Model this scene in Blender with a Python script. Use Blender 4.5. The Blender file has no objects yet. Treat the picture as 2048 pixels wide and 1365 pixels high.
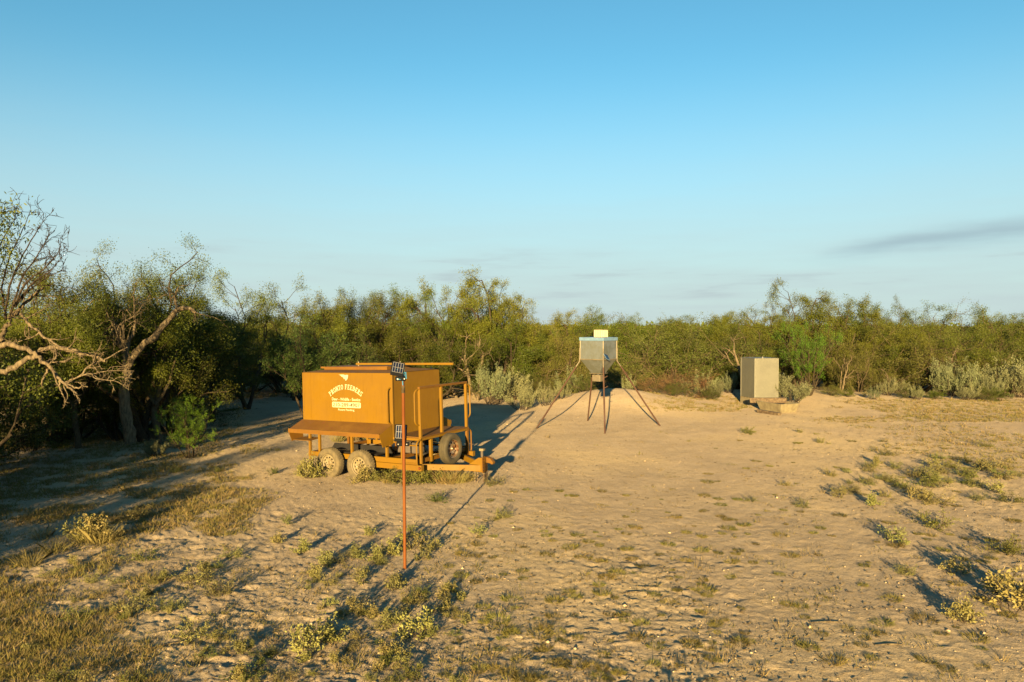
import bpy, bmesh, math, random
import numpy as np
from mathutils import Vector, Matrix, Euler

sc = bpy.context.scene
COL = sc.collection
R = math.radians

# ------------------------------------------------------------------ camera
F_PX, CAM_H, HORIZON = 1420.0, 3.3, 652.0          # focal length and horizon in photo pixels (2048 wide)
PITCH = math.atan((682.5 - HORIZON) / F_PX)
cam = bpy.data.cameras.new('camera')
cam_ob = bpy.data.objects.new('camera', cam)
COL.objects.link(cam_ob)
cam.sensor_width = 36.0
cam.lens = 36.0 * F_PX / 2048.0
cam.clip_start, cam.clip_end = 0.1, 6000.0
cam_ob.location = (0, 0, CAM_H)
cam_ob.rotation_euler = (R(90) - PITCH, 0, 0)
sc.camera = cam_ob

# ------------------------------------------------------------------ light
SUN_EL, SUN_AZ = 10.0, 9.5            # sun low behind the camera; shadows run away and a little to the right
EXPOSURE, SKY = 2.2, 0.054
sc.view_settings.view_transform = 'Standard'
sc.view_settings.look = 'None'
sc.view_settings.gamma = 1.0
sc.view_settings.use_curve_mapping = False
sc.view_settings.exposure = EXPOSURE

sun = bpy.data.lights.new('sun', 'SUN')
sun.energy = 5.0
sun.angle = R(0.55)
sun.color = (1.0, 0.70, 0.32)
sun_ob = bpy.data.objects.new('sun', sun)
COL.objects.link(sun_ob)
sd = Vector((math.sin(R(SUN_AZ)) * math.cos(R(SUN_EL)), math.cos(R(SUN_AZ)) * math.cos(R(SUN_EL)), -math.sin(R(SUN_EL))))
sun_ob.rotation_euler = sd.to_track_quat('-Z', 'Y').to_euler()

world = bpy.data.worlds.new('World')
sc.world = world
world.use_nodes = True
wt = world.node_tree
wt.nodes.clear()
def N(t, kind, **kw):
    n = t.nodes.new(kind)
    for k, v in kw.items():
        setattr(n, k, v)
    return n
def math_node(t, op, a, b=None, c=None, clamp=False):
    n = t.nodes.new('ShaderNodeMath'); n.operation = op; n.use_clamp = clamp
    for i, v in enumerate((a, b, c)):
        if v is None: continue
        if isinstance(v, (int, float)): n.inputs[i].default_value = v
        else: t.links.new(v, n.inputs[i])
    return n.outputs[0]
def mix_col(t, fac, a, b, blend='MIX'):
    n = t.nodes.new('ShaderNodeMix'); n.data_type = 'RGBA'; n.blend_type = blend
    for i, v in ((0, fac), (6, a), (7, b)):
        if isinstance(v, (int, float)): n.inputs[i].default_value = v
        elif isinstance(v, tuple): n.inputs[i].default_value = (*v[:3], 1)
        else: t.links.new(v, n.inputs[i])
    return n.outputs[2]
def smooth(t, v, a, b, lo=0.0, hi=1.0):
    n = t.nodes.new('ShaderNodeMapRange'); n.interpolation_type = 'SMOOTHSTEP'
    t.links.new(v, n.inputs[0])
    for i, x in enumerate((a, b, lo, hi)): n.inputs[i + 1].default_value = x
    return n.outputs[0]

tc = N(wt, 'ShaderNodeTexCoord')
sep = N(wt, 'ShaderNodeSeparateXYZ'); wt.links.new(tc.outputs['Generated'], sep.inputs[0])
dz = math_node(wt, 'MAXIMUM', sep.outputs[2], 0.0)
zz = math_node(wt, 'MULTIPLY_ADD', dz, 0.93, 0.055)
cmb = N(wt, 'ShaderNodeCombineXYZ')
wt.links.new(sep.outputs[0], cmb.inputs[0]); wt.links.new(sep.outputs[1], cmb.inputs[1]); wt.links.new(zz, cmb.inputs[2])
nrm = N(wt, 'ShaderNodeVectorMath', operation='NORMALIZE'); wt.links.new(cmb.outputs[0], nrm.inputs[0])
sky = N(wt, 'ShaderNodeTexSky', sky_type='NISHITA', sun_disc=False)
sky.sun_elevation = R(SUN_EL); sky.sun_rotation = R(180 + SUN_AZ)
sky.air_density, sky.dust_density, sky.ozone_density = 1.0, 0.2, 2.4
wt.links.new(nrm.outputs[0], sky.inputs[0])
hsv = N(wt, 'ShaderNodeHueSaturation'); hsv.inputs['Saturation'].default_value = 1.22; wt.links.new(sky.outputs[0], hsv.inputs['Color'])
base = mix_col(wt, 1.0, hsv.outputs[0], (1.0, 1.08, 0.86), 'MULTIPLY')
UNIT = 1.0 / (SKY * 2 ** EXPOSURE)                       # radiance that shows as 1.0
# thin veil of high haze and flat cloud streaks low over the horizon, all round
mp = N(wt, 'ShaderNodeMapping'); mp.inputs['Scale'].default_value = (3.0, 3.0, 30.0)
wt.links.new(tc.outputs['Generated'], mp.inputs[0])
nz = N(wt, 'ShaderNodeTexNoise'); nz.inputs['Scale'].default_value = 1.6; nz.inputs['Detail'].default_value = 6; nz.inputs['Roughness'].default_value = 0.55
wt.links.new(mp.outputs[0], nz.inputs[0])
veil = smooth(wt, dz, 0.0, 0.36, 1.0, 0.0)
vn = math_node(wt, 'MULTIPLY', veil, smooth(wt, nz.outputs[0], 0.2, 0.75, 0.90, 1.0), clamp=True)
c1 = mix_col(wt, vn, base, (0.545 * UNIT, 0.655 * UNIT, 0.665 * UNIT))
lowmask = math_node(wt, 'MULTIPLY', smooth(wt, dz, 0.01, 0.05), smooth(wt, dz, 0.07, 0.13, 1.0, 0.0))
streak = math_node(wt, 'MULTIPLY', smooth(wt, nz.outputs[0], 0.56, 0.72), lowmask)
c2 = mix_col(wt, math_node(wt, 'MULTIPLY', streak, 0.42), c1, (0.43 * UNIT, 0.51 * UNIT, 0.54 * UNIT))
# one long grey cloud bank rising to the right
ysafe = math_node(wt, 'MAXIMUM', sep.outputs[1], 0.05)
tt = math_node(wt, 'DIVIDE', sep.outputs[0], ysafe)
ee = math_node(wt, 'DIVIDE', sep.outputs[2], ysafe)
nz2 = N(wt, 'ShaderNodeTexNoise'); nz2.inputs['Scale'].default_value = 7.0; nz2.inputs['Detail'].default_value = 5
mp2 = N(wt, 'ShaderNodeMapping'); mp2.inputs['Scale'].default_value = (1.0, 1.0, 4.0)
wt.links.new(tc.outputs['Generated'], mp2.inputs[0]); wt.links.new(mp2.outputs[0], nz2.inputs[0])
line = math_node(wt, 'MULTIPLY_ADD', tt, 0.160, 0.0245)
line = math_node(wt, 'ADD', line, math_node(wt, 'MULTIPLY', math_node(wt, 'SUBTRACT', nz2.outputs[0], 0.5), 0.034))
dev = math_node(wt, 'DIVIDE', math_node(wt, 'SUBTRACT', ee, line), math_node(wt, 'MULTIPLY_ADD', tt, 0.022, 0.0005))
band = math_node(wt, 'EXPONENT', math_node(wt, 'MULTIPLY', math_node(wt, 'MULTIPLY', dev, dev), -1.0))
band = math_node(wt, 'MULTIPLY', band, smooth(wt, tt, 0.36, 0.56))
band = math_node(wt, 'MULTIPLY', band, smooth(wt, sep.outputs[1], 0.0, 0.2))
c3 = mix_col(wt, math_node(wt, 'MULTIPLY', math_node(wt, 'MULTIPLY', band, 0.75), smooth(wt, nz.outputs[0], 0.28, 0.62, 0.35, 1.0), clamp=True), c2, (0.36 * UNIT, 0.50 * UNIT, 0.56 * UNIT))
bg = N(wt, 'ShaderNodeBackground'); bg.inputs[1].default_value = SKY
wt.links.new(c3, bg.inputs[0])
wo = N(wt, 'ShaderNodeOutputWorld'); wt.links.new(bg.outputs[0], wo.inputs[0])

# ------------------------------------------------------------------ placing helpers
CP, SP = math.cos(PITCH), math.sin(PITCH)
def ray(px, py):
    a, c = (px - 1024.0) / F_PX, -(py - 682.5) / F_PX
    return Vector((a, CP + c * SP, -SP + c * CP))
def at(px, py, depth):                       # the point of the place seen at photo pixel px,py, `depth` metres out
    r = ray(px, py)
    return Vector((0, 0, CAM_H)) + r * (depth / r.y)
def ground_z(x, y):
    z = 0.60 * np.exp(-(((x - 4.4) / 2.3) ** 2 + ((y - 30.5) / 2.6) ** 2))
    z = z + 0.10 * np.sin(x * 0.21 + 1.3) * np.sin(y * 0.17 + 0.4) * np.clip((np.hypot(x, y) - 12) / 20, 0, 1)
    z = z + 0.25 * np.exp(-(((x - 12) / 6.0) ** 2 + ((y - 33) / 3.0) ** 2))
    return z
def on_ground(px, py):
    z = 0.0
    for _ in range(6):
        r = ray(px, py); t = (z - CAM_H) / r.z
        p = Vector((0, 0, CAM_H)) + r * t
        z = float(ground_z(p.x, p.y))
    return Vector((p.x, p.y, z))
def foot(x, y, dz=0.0):
    return Vector((x, y, float(ground_z(x, y)) + dz))
def under(px, depth, dz=0.0):                # ground point in the column of photo pixel px at a depth
    x = (px - 1024.0) / F_PX * depth
    return foot(x, depth, dz)
def height_to(py, depth, z0=0.0):            # height of a thing whose top is seen at photo row py
    return at(1024, py, depth).z - z0

# ------------------------------------------------------------------ object helpers
def thing(name, label, cat, loc=(0, 0, 0), rotz=0.0, group=None):
    o = bpy.data.objects.new(name, None); COL.objects.link(o)
    o.empty_display_size = 0.2
    o.location = loc; o.rotation_euler = (0, 0, rotz)
    o['label'] = label; o['category'] = cat
    if group: o['group'] = group
    return o
def tag(o, label, cat, group=None):
    o['label'] = label; o['category'] = cat
    if group: o['group'] = group
    return o
def link_mesh(name, me, parent=None):
    o = bpy.data.objects.new(name, me); COL.objects.link(o)
    if parent: o.parent = parent
    return o
def fast_mesh(name, verts, faces, mat=None, smooth_shade=False, nside=None):
    """verts (n,3) array; faces (m,k) array of one polygon size, or a list of arrays of different sizes"""
    me = bpy.data.meshes.new(name)
    verts = np.asarray(verts, dtype=np.float32)
    if not isinstance(faces, list): faces = [faces]
    faces = [np.asarray(f, dtype=np.int32) for f in faces if len(f)]
    me.vertices.add(len(verts)); me.vertices.foreach_set('co', verts.ravel())
    tot = np.concatenate([np.full(len(f), f.shape[1], dtype=np.int32) for f in faces])
    idx = np.concatenate([f.ravel() for f in faces])
    me.loops.add(len(idx)); me.loops.foreach_set('vertex_index', idx)
    me.polygons.add(len(tot))
    start = np.concatenate([[0], np.cumsum(tot)[:-1]]).astype(np.int32)
    me.polygons.foreach_set('loop_start', start)
    if smooth_shade: me.polygons.foreach_set('use_smooth', np.ones(len(tot), dtype=bool))
    me.update(calc_edges=True); me.validate()
    if mat: me.materials.append(mat)
    return me

class MB:
    """collects boxes, tubes, plates ... and builds ONE mesh object from them"""
    def __init__(self): self.v, self.f = [], []
    def poly(self, pts):
        i = len(self.v); self.v += [tuple(p) for p in pts]; self.f.append(tuple(range(i, i + len(pts)))); return self
    def prism(self, pts, off):
        i, n = len(self.v), len(pts); off = Vector(off)
        self.v += [tuple(Vector(p)) for p in pts] + [tuple(Vector(p) + off) for p in pts]
        self.f.append(tuple(range(i + n - 1, i - 1, -1))); self.f.append(tuple(range(i + n, i + 2 * n)))
        for k in range(n):
            a, b = i + k, i + (k + 1) % n
            self.f.append((a, b, b + n, a + n))
        return self
    def box(self, lo, hi):
        (a, b, c), (d, e, g) = lo, hi
        return self.prism([(a, b, c), (d, b, c), (d, e, c), (a, e, c)], (0, 0, g - c))
    def bar(self, p, q, w, h=None, up=(0, 0, 1)):
        p, q = Vector(p), Vector(q); h = h or w
        d = (q - p).normalized(); up = Vector(up)
        if abs(d.dot(up)) > 0.95: up = Vector((1, 0, 0))
        s = d.cross(up).normalized(); t = s.cross(d).normalized()
        pts = [p + s * (a * w / 2) + t * (b * h / 2) for a, b in ((-1, -1), (1, -1), (1, 1), (-1, 1))]
        return self.prism(pts, q - p)
    def tube(self, pts, radii, n=8, caps=True):
        pts = [Vector(p) for p in pts]
        if isinstance(radii, (int, float)): radii = [radii] * len(pts)
        i0 = len(self.v); ref = None
        for k, p in enumerate(pts):
            d = (pts[min(k + 1, len(pts) - 1)] - pts[max(k - 1, 0)]).normalized()
            if ref is None: ref = d.orthogonal().normalized()
            s = (ref - d * ref.dot(d)); s = s.normalized() if s.length > 1e-4 else d.orthogonal().normalized()
            ref = s; t = d.cross(s)
            for j in range(n):
                a = 2 * math.pi * j / n
                self.v.append(tuple(p + (s * math.cos(a) + t * math.sin(a)) * radii[k]))
        for k in range(len(pts) - 1):
            for j in range(n):
                a, b = i0 + k * n + j, i0 + k * n + (j + 1) % n
                self.f.append((a, b, b + n, a + n))
        if caps:
            self.f.append(tuple(range(i0 + n - 1, i0 - 1, -1)))
            e = i0 + (len(pts) - 1) * n; self.f.append(tuple(range(e, e + n)))
        return self
    def lathe(self, prof, n=32, axis='y', closed=False, wob=None):
        """prof: (radius, along-axis) pairs"""
        i0, m = len(self.v), len(prof)
        for j in range(n):
            a = 2 * math.pi * j / n
            for k, (r, h) in enumerate(prof):
                if wob: r = r + wob(j, k)
                c, s = math.cos(a) * r, math.sin(a) * r
                self.v.append({'y': (c, h, s), 'z': (c, s, h), 'x': (h, c, s)}[axis])
        for j in range(n):
            a, b = i0 + j * m, i0 + ((j + 1) % n) * m
            for k in range(m if closed else m - 1):
                k2 = (k + 1) % m
                self.f.append((a + k, b + k, b + k2, a + k2))
        return self
    def mesh(self, name, mat, smooth_shade=False, bevel=0.0):
        me = bpy.data.meshes.new(name); me.from_pydata(self.v, [], self.f); me.update()
        bm = bmesh.new(); bm.from_mesh(me)
        bmesh.ops.recalc_face_normals(bm, faces=bm.faces)
        if bevel > 0:
            bmesh.ops.bevel(bm, geom=[e for e in bm.edges if len(e.link_faces) == 2 and e.calc_face_angle(0) > 0.5], offset=bevel, segments=1, affect='EDGES', clamp_overlap=True)
        bm.to_mesh(me); bm.free()
        if smooth_shade:
            me.polygons.foreach_set('use_smooth', np.ones(len(me.polygons), dtype=bool))
            me.set_sharp_from_angle(angle=R(38))
        if mat: me.materials.append(mat)
        return me
    def build(self, name, mat, parent=None, smooth_shade=False, bevel=0.0):
        return link_mesh(name, self.mesh(name, mat, smooth_shade, bevel), parent)

# ------------------------------------------------------------------ materials
def material(name):
    m = bpy.data.materials.new(name); m.use_nodes = True
    t = m.node_tree
    return m, t, t.nodes['Principled BSDF'], t.nodes['Material Output']
def noise(t, scale, detail=4, rough=0.55, coord='Object', vec_scale=None, w=None):
    tcn = N(t, 'ShaderNodeTexCoord'); out = tcn.outputs[coord]
    if vec_scale:
        mpn = N(t, 'ShaderNodeMapping'); mpn.inputs['Scale'].default_value = vec_scale
        t.links.new(out, mpn.inputs[0]); out = mpn.outputs[0]
    n = N(t, 'ShaderNodeTexNoise'); n.inputs['Scale'].default_value = scale; n.inputs['Detail'].default_value = detail; n.inputs['Roughness'].default_value = rough
    t.links.new(out, n.inputs[0]); return n.outputs[0]
def ramp(t, fac, stops):
    n = N(t, 'ShaderNodeValToRGB'); el = n.color_ramp.elements
    while len(el) > 2: el.remove(el[-1])
    for i, (p, c) in enumerate(stops):
        e = el[i] if i < 2 else el.new(p)
        e.position = p; e.color = (*c, 1) if len(c) == 3 else c
    t.links.new(fac, n.inputs[0]); return n.outputs[0]
def bump(t, bsdf, h, strength, dist):
    b = N(t, 'ShaderNodeBump'); b.inputs['Strength'].default_value = strength; b.inputs['Distance'].default_value = dist
    t.links.new(h, b.inputs['Height']); t.links.new(b.outputs[0], bsdf.inputs['Normal'])
def mat_paint(name, c, c2, rust=(0.10, 0.035, 0.012), rough=0.55, rust_amt=0.62, streak=(6, 6, 0.7)):
    m, t, b, _ = material(name)
    n1 = noise(t, 1.6, 5); n2 = noise(t, 3.0, 6, 0.6, vec_scale=streak); n3 = noise(t, 14, 6, 0.7)
    a = mix_col(t, smooth(t, n1, 0.35, 0.7), c, c2)
    a = mix_col(t, math_node(t, 'MULTIPLY', smooth(t, n2, 0.5, 0.75), 0.38), a, tuple(x * 0.74 for x in c))
    n4 = noise(t, 5.0, 7, 0.65, vec_scale=(9, 9, 0.45)); a = mix_col(t, smooth(t, n4, 0.60, 0.74, 0, 0.55), a, tuple(x * 0.5 for x in c))
    n5 = noise(t, 2.2, 6, 0.7); a = mix_col(t, smooth(t, n5, 0.56, 0.72, 0, 0.35), a, (c[0] * 1.15, c[1] * 1.25, c[2] * 4.5))
    a = mix_col(t, smooth(t, n3, rust_amt, rust_amt + 0.12), a, rust)
    t.links.new(a, b.inputs['Base Color'])
    t.links.new(smooth(t, n1, 0.2, 0.8, rough - 0.1, rough + 0.2), b.inputs['Roughness'])
    b.inputs['Specular IOR Level'].default_value = 0.22
    bump(t, b, n2, 0.12, 0.02)
    return m
def mat_plain(name, c, rough=0.6, metal=0.0, var=0.25, scale=8.0, bmp=0.0, c2=None):
    m, t, b, _ = material(name)
    n1 = noise(t, scale, 5)
    c2 = c2 or tuple(x * (1 - var) for x in c)
    t.links.new(mix_col(t, smooth(t, n1, 0.3, 0.7), c, c2), b.inputs['Base Color'])
    b.inputs['Roughness'].default_value = rough; b.inputs['Metallic'].default_value = metal
    if bmp: bump(t, b, noise(t, scale * 4, 5), bmp, 0.01)
    return m
def mat_leaf(name, c, c2, c3, transl=0.2, rough=0.6):
    m, t, b, out = material(name)
    geo = N(t, 'ShaderNodeNewGeometry'); oi = N(t, 'ShaderNodeObjectInfo')
    a = mix_col(t, geo.outputs['Random Per Island'], c, c2)
    a = mix_col(t, math_node(t, 'MULTIPLY', oi.outputs['Random'], 0.7), a, c3)
    n1 = noise(t, 1.3, 3)
    a = mix_col(t, smooth(t, n1, 0.35, 0.75, 0.0, 0.55), a, c3)
    hs = N(t, 'ShaderNodeHueSaturation'); t.links.new(a, hs.inputs['Color'])          # every plant its own hue and depth of green
    t.links.new(math_node(t, 'MULTIPLY_ADD', oi.outputs['Random'], 0.62, 0.66), hs.inputs['Value'])
    t.links.new(math_node(t, 'MULTIPLY_ADD', math_node(t, 'FRACT', math_node(t, 'MULTIPLY', oi.outputs['Random'], 7.31)), 0.05, 0.481), hs.inputs['Hue'])
    a = hs.outputs[0]
    t.links.new(a, b.inputs['Base Color'])
    b.inputs['Roughness'].default_value = rough; b.inputs['Specular IOR Level'].default_value = 0.25
    tr = N(t, 'ShaderNodeBsdfTranslucent'); t.links.new(a, tr.inputs[0])
    mx = N(t, 'ShaderNodeMixShader'); mx.inputs[0].default_value = transl
    t.links.new(b.outputs[0], mx.inputs[1]); t.links.new(tr.outputs[0], mx.inputs[2]); t.links.new(mx.outputs[0], out.inputs[0])
    return m
def mat_bark(name, c, c2, scale=30):
    m, t, b, _ = material(name)
    n1 = noise(t, scale, 6, 0.65, vec_scale=(1, 1, 0.25)); n2 = noise(t, 2.5, 3)
    a = mix_col(t, smooth(t, n1, 0.35, 0.65), c, c2)
    a = mix_col(t, smooth(t, n2, 0.45, 0.75, 0, 0.5), a, tuple(x * 0.55 for x in c))
    t.links.new(a, b.inputs['Base Color']); b.inputs['Roughness'].default_value = 0.9; b.inputs['Specular IOR Level'].default_value = 0.15
    bump(t, b, n1, 1.0, 0.05)
    return m

M = {}
M['paint'] = mat_paint('orange_tan_paint', (0.134, 0.0700, 0.0030), (0.118, 0.060, 0.0028), rust_amt=0.72)
M['paint_worn'] = mat_paint('worn_tan_paint', (0.120, 0.056, 0.005), (0.088, 0.039, 0.005), rust_amt=0.56, rough=0.6)
M['rust'] = mat_paint('rusty_plate', (0.088, 0.041, 0.006), (0.118, 0.058, 0.0065), rust_amt=0.56, rough=0.75)
M['rust_post'] = mat_paint('rusty_post', (0.125, 0.040, 0.005), (0.095, 0.026, 0.004), rust=(0.08, 0.02, 0.008), rust_amt=0.6, rough=0.7)
M['rust_leg'] = mat_paint('rusty_pipe', (0.062, 0.034, 0.021), (0.045, 0.023, 0.015), rust=(0.03, 0.015, 0.01), rust_amt=0.55, rough=0.7)
M['cream'] = mat_plain('cream_print', (0.36, 0.33, 0.19), 0.6, var=0.1)
M['digit'] = mat_plain('tan_print', (0.055, 0.033, 0.006), 0.6, var=0.1)
M['black'] = mat_plain('black_steel', (0.012, 0.011, 0.010), 0.5, var=0.3)
M['plastic_black'] = mat_plain('black_plastic', (0.006, 0.007, 0.008), 0.8, var=0.2)
M['plastic_black'].node_tree.nodes['Principled BSDF'].inputs['Specular IOR Level'].default_value = 0.1
M['rubber'] = mat_plain('dusty_rubber', (0.060, 0.048, 0.024), 0.9, scale=9, c2=(0.105, 0.082, 0.038), bmp=0.3)
M['rubber_dark'] = mat_plain('dark_rubber', (0.028, 0.023, 0.011), 0.85, scale=9, c2=(0.048, 0.038, 0.016), bmp=0.3)
M['rim'] = mat_plain('dusty_rim', (0.165, 0.138, 0.074), 0.6, scale=5, c2=(0.12, 0.09, 0.043))
M['rim_rust'] = mat_plain('rusty_chrome_rim', (0.33, 0.26, 0.16), 0.35, metal=0.6, scale=14, c2=(0.14, 0.05, 0.015))
M['zinc_leg'] = mat_plain('zinc_pipe', (0.15, 0.125, 0.078), 0.5, metal=0.3, scale=10)
M['white_plastic'] = mat_plain('cream_plastic', (0.30, 0.26, 0.15), 0.55, var=0.12)
M['chain'] = mat_plain('chain_steel', (0.16, 0.12, 0.08), 0.5, metal=0.5)
M['blue_cord'] = mat_plain('blue_cord', (0.018, 0.15, 0.26), 0.7, var=0.3, scale=60)
M['concrete'] = mat_plain('concrete', (0.185, 0.155, 0.082), 0.9, scale=6, c2=(0.12, 0.095, 0.05), bmp=0.3)
M['timber'] = mat_plain('weathered_timber', (0.11, 0.08, 0.04), 0.85, scale=12, c2=(0.045, 0.026, 0.012), bmp=0.4)
M['grey_rail'] = mat_plain('grey_rubber_mat', (0.07, 0.055, 0.04), 0.8)
def mat_galv():
    m, t, b, _ = material('galvanised_steel')
    n1 = noise(t, 3.0, 4, 0.6); n2 = noise(t, 40, 2)
    t.links.new(mix_col(t, smooth(t, n1, 0.35, 0.65), (0.27, 0.295, 0.275), (0.185, 0.195, 0.155)), b.inputs['Base Color'])
    t.links.new(smooth(t, n1, 0.25, 0.75, 0.32, 0.5), b.inputs['Roughness'])
    b.inputs['Metallic'].default_value = 0.75
    bump(t, b, n1, 0.25, 0.05)
    return m
M['galv'] = mat_galv()
def mat_tread_plate():
    m, t, b, _ = material('tread_plate_aluminium')
    tcn = N(t, 'ShaderNodeTexCoord')
    ck = N(t, 'ShaderNodeTexChecker'); ck.inputs['Scale'].default_value = 36
    t.links.new(tcn.outputs['Object'], ck.inputs[0])
    n1 = noise(t, 2.0, 4)
    a = mix_col(t, ck.outputs['Fac'], (0.150, 0.146, 0.105), (0.108, 0.106, 0.078))
    t.links.new(mix_col(t, smooth(t, n1, 0.4, 0.8, 0, 0.5), a, (0.09, 0.088, 0.068)), b.inputs['Base Color'])
    b.inputs['Metallic'].default_value = 0.3; b.inputs['Roughness'].default_value = 0.5
    bump(t, b, ck.outputs['Fac'], 0.5, 0.004)
    return m
M['tread_plate'] = mat_tread_plate()
M['lid_blue'] = mat_plain('sky_bright_lid_steel', (0.16, 0.27, 0.38), 0.3, metal=0.3)
def mat_cell():
    m, t, b, _ = material('solar_cell')
    b.inputs['Base Color'].default_value = (0.006, 0.008, 0.018, 1); b.inputs['Roughness'].default_value = 0.15
    return m
M['cell'] = mat_cell()
M['white_line'] = mat_plain('silver_busbar', (0.16, 0.155, 0.14), 0.4, metal=0.2)
# plants
M['mesquite'] = mat_leaf('mesquite_leaf', (0.038, 0.057, 0.004), (0.112, 0.126, 0.007), (0.074, 0.078, 0.006))
M['dense'] = mat_leaf('evergreen_leaf', (0.028, 0.046, 0.003), (0.092, 0.110, 0.006), (0.060, 0.065, 0.005))
M['olive'] = mat_leaf('olive_leaf', (0.050, 0.060, 0.009), (0.110, 0.112, 0.016), (0.070, 0.070, 0.012))
M['sage'] = mat_leaf('sage_leaf', (0.105, 0.115, 0.055), (0.215, 0.220, 0.108), (0.125, 0.13, 0.055), 0.2)
M['bright'] = mat_leaf('bright_leaf', (0.055, 0.105, 0.004), (0.110, 0.165, 0.006), (0.075, 0.12, 0.005))
M['willow'] = mat_leaf('willow_leaf', (0.045, 0.072, 0.010), (0.095, 0.120, 0.018), (0.062, 0.082, 0.013))
M['dry'] = mat_leaf('dry_grass', (0.175, 0.135, 0.045), (0.30, 0.235, 0.092), (0.155, 0.122, 0.038), 0.25)
M['greengrass'] = mat_leaf('green_grass', (0.105, 0.102, 0.022), (0.235, 0.195, 0.046), (0.150, 0.122, 0.030), 0.3)
M['weed'] = mat_leaf('croton_leaf', (0.135, 0.128, 0.040), (0.245, 0.232, 0.080), (0.160, 0.140, 0.040), 0.25)
M['weedgreen'] = mat_leaf('green_weed_leaf', (0.085, 0.10, 0.018), (0.15, 0.155, 0.03), (0.11, 0.11, 0.025), 0.3)
M['redtwig'] = mat_leaf('reddish_leaf', (0.14, 0.075, 0.030), (0.17, 0.105, 0.042), (0.125, 0.085, 0.030), 0.2)
M['bark'] = mat_bark('bark', (0.055, 0.042, 0.025), (0.028, 0.021, 0.013))
M['bark_pale'] = mat_bark('pale_bark', (0.095, 0.073, 0.040), (0.050, 0.037, 0.021))
M['deadwood'] = mat_bark('dead_wood', (0.160, 0.125, 0.072), (0.066, 0.050, 0.032), 26)
M['twig'] = mat_bark('dark_twig', (0.045, 0.034, 0.020), (0.026, 0.019, 0.012))
# ------------------------------------------------------------------ ground: one sheet out to the horizon
def vnoise(x, y, seed=0):
    xi, yi = np.floor(x).astype(np.int64), np.floor(y).astype(np.int64)
    xf, yf = x - xi, y - yi
    u, v = xf * xf * (3 - 2 * xf), yf * yf * (3 - 2 * yf)
    def h(a, b):
        n = (a * 374761393 + b * 668265263 + seed * 1442695041) & 0xFFFFFFFF
        n = ((n ^ (n >> 13)) * 1274126177) & 0xFFFFFFFF
        return ((n ^ (n >> 16)) & 0xFFFF) / 65535.0
    return (h(xi, yi) * (1 - u) + h(xi + 1, yi) * u) * (1 - v) + (h(xi, yi + 1) * (1 - u) + h(xi + 1, yi + 1) * u) * v
def fbm(x, y, octaves=4, seed=0):
    s, a, t = 0.0, 0.5, 0.0
    for k in range(octaves):
        s = s + a * vnoise(x, y, seed + k * 17); t += a; a *= 0.52; x, y = x * 2.03 + 5.2, y * 2.03 + 1.7
    return s / t
def relief(x, y):
    """small clods, hoof pits and ripples of the bare caliche"""
    r = np.hypot(x, y)
    fade = np.clip(1.0 - (r - 18) / 26, 0.25, 1.0)
    smoothy = np.clip(fbm(x * 0.22, y * 0.22, 3, 91) * 2.6 - 0.75, 0.35, 1.0)
    z = 0.016 * (fbm(x * 1.6, y * 1.6, 3, 3) - 0.5)
    z = z + 0.020 * (fbm(x * 7.5, y * 9.5, 3, 8) - 0.5) * smoothy
    z = z + 0.020 * (fbm(x * 17.0, y * 21.0, 2, 13) - 0.5) * smoothy
    c = fbm(x * 11.0, y * 13.0, 2, 21)
    z = z + 0.020 * np.clip(c - 0.52, 0, 1) * smoothy * 2.2
    pit = fbm(x * 3.6, y * 4.2, 2, 55)
    z = z - 0.05 * np.clip(pit - 0.64, 0, 1) * 2.0 * smoothy
    return z * fade
def ground_mesh():
    a_front = np.linspace(-42, 42, 760)
    ang = np.radians(np.concatenate([np.linspace(-180, -44, 50)[1:], a_front, np.linspace(44, 180, 50)]))
    inv = np.linspace(1 / 5.2, 1 / 45.0, 370)
    rad = np.concatenate([np.array([0.4, 1.2, 2.2, 3.2, 4.2, 4.8]), 1 / inv, np.geomspace(47, 4500, 60)])
    A, Rr = np.meshgrid(ang, rad)
    # rows keep a constant depth in front so the fine grid follows the view
    k = np.where(np.abs(A) < R(42.5), 1 / np.maximum(np.cos(A), 0.7), 1 / 0.737)
    X, Y = np.sin(A) * Rr * k, np.cos(A) * Rr * k
    Z = ground_z(X, Y) + relief(X, Y)
    n, m = len(rad), len(ang)
    v = np.stack([X, Y, Z], -1).reshape(-1, 3)
    v = np.concatenate([v, [[0, 0, float(Z[0].mean())]]])
    i = np.arange(n - 1)[:, None] * m; j = np.arange(m)[None, :]; j2 = (j + 1) % m
    q = np.stack([i + j, i + j2, i + m + j2, i + m + j], -1).reshape(-1, 4)
    c = np.stack([np.full(m, n * m), (np.arange(m) + 1) % m, np.arange(m)], -1)
    return fast_mesh('ground', v, [q[:, ::-1], c[:, ::-1]], None, True)
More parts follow.
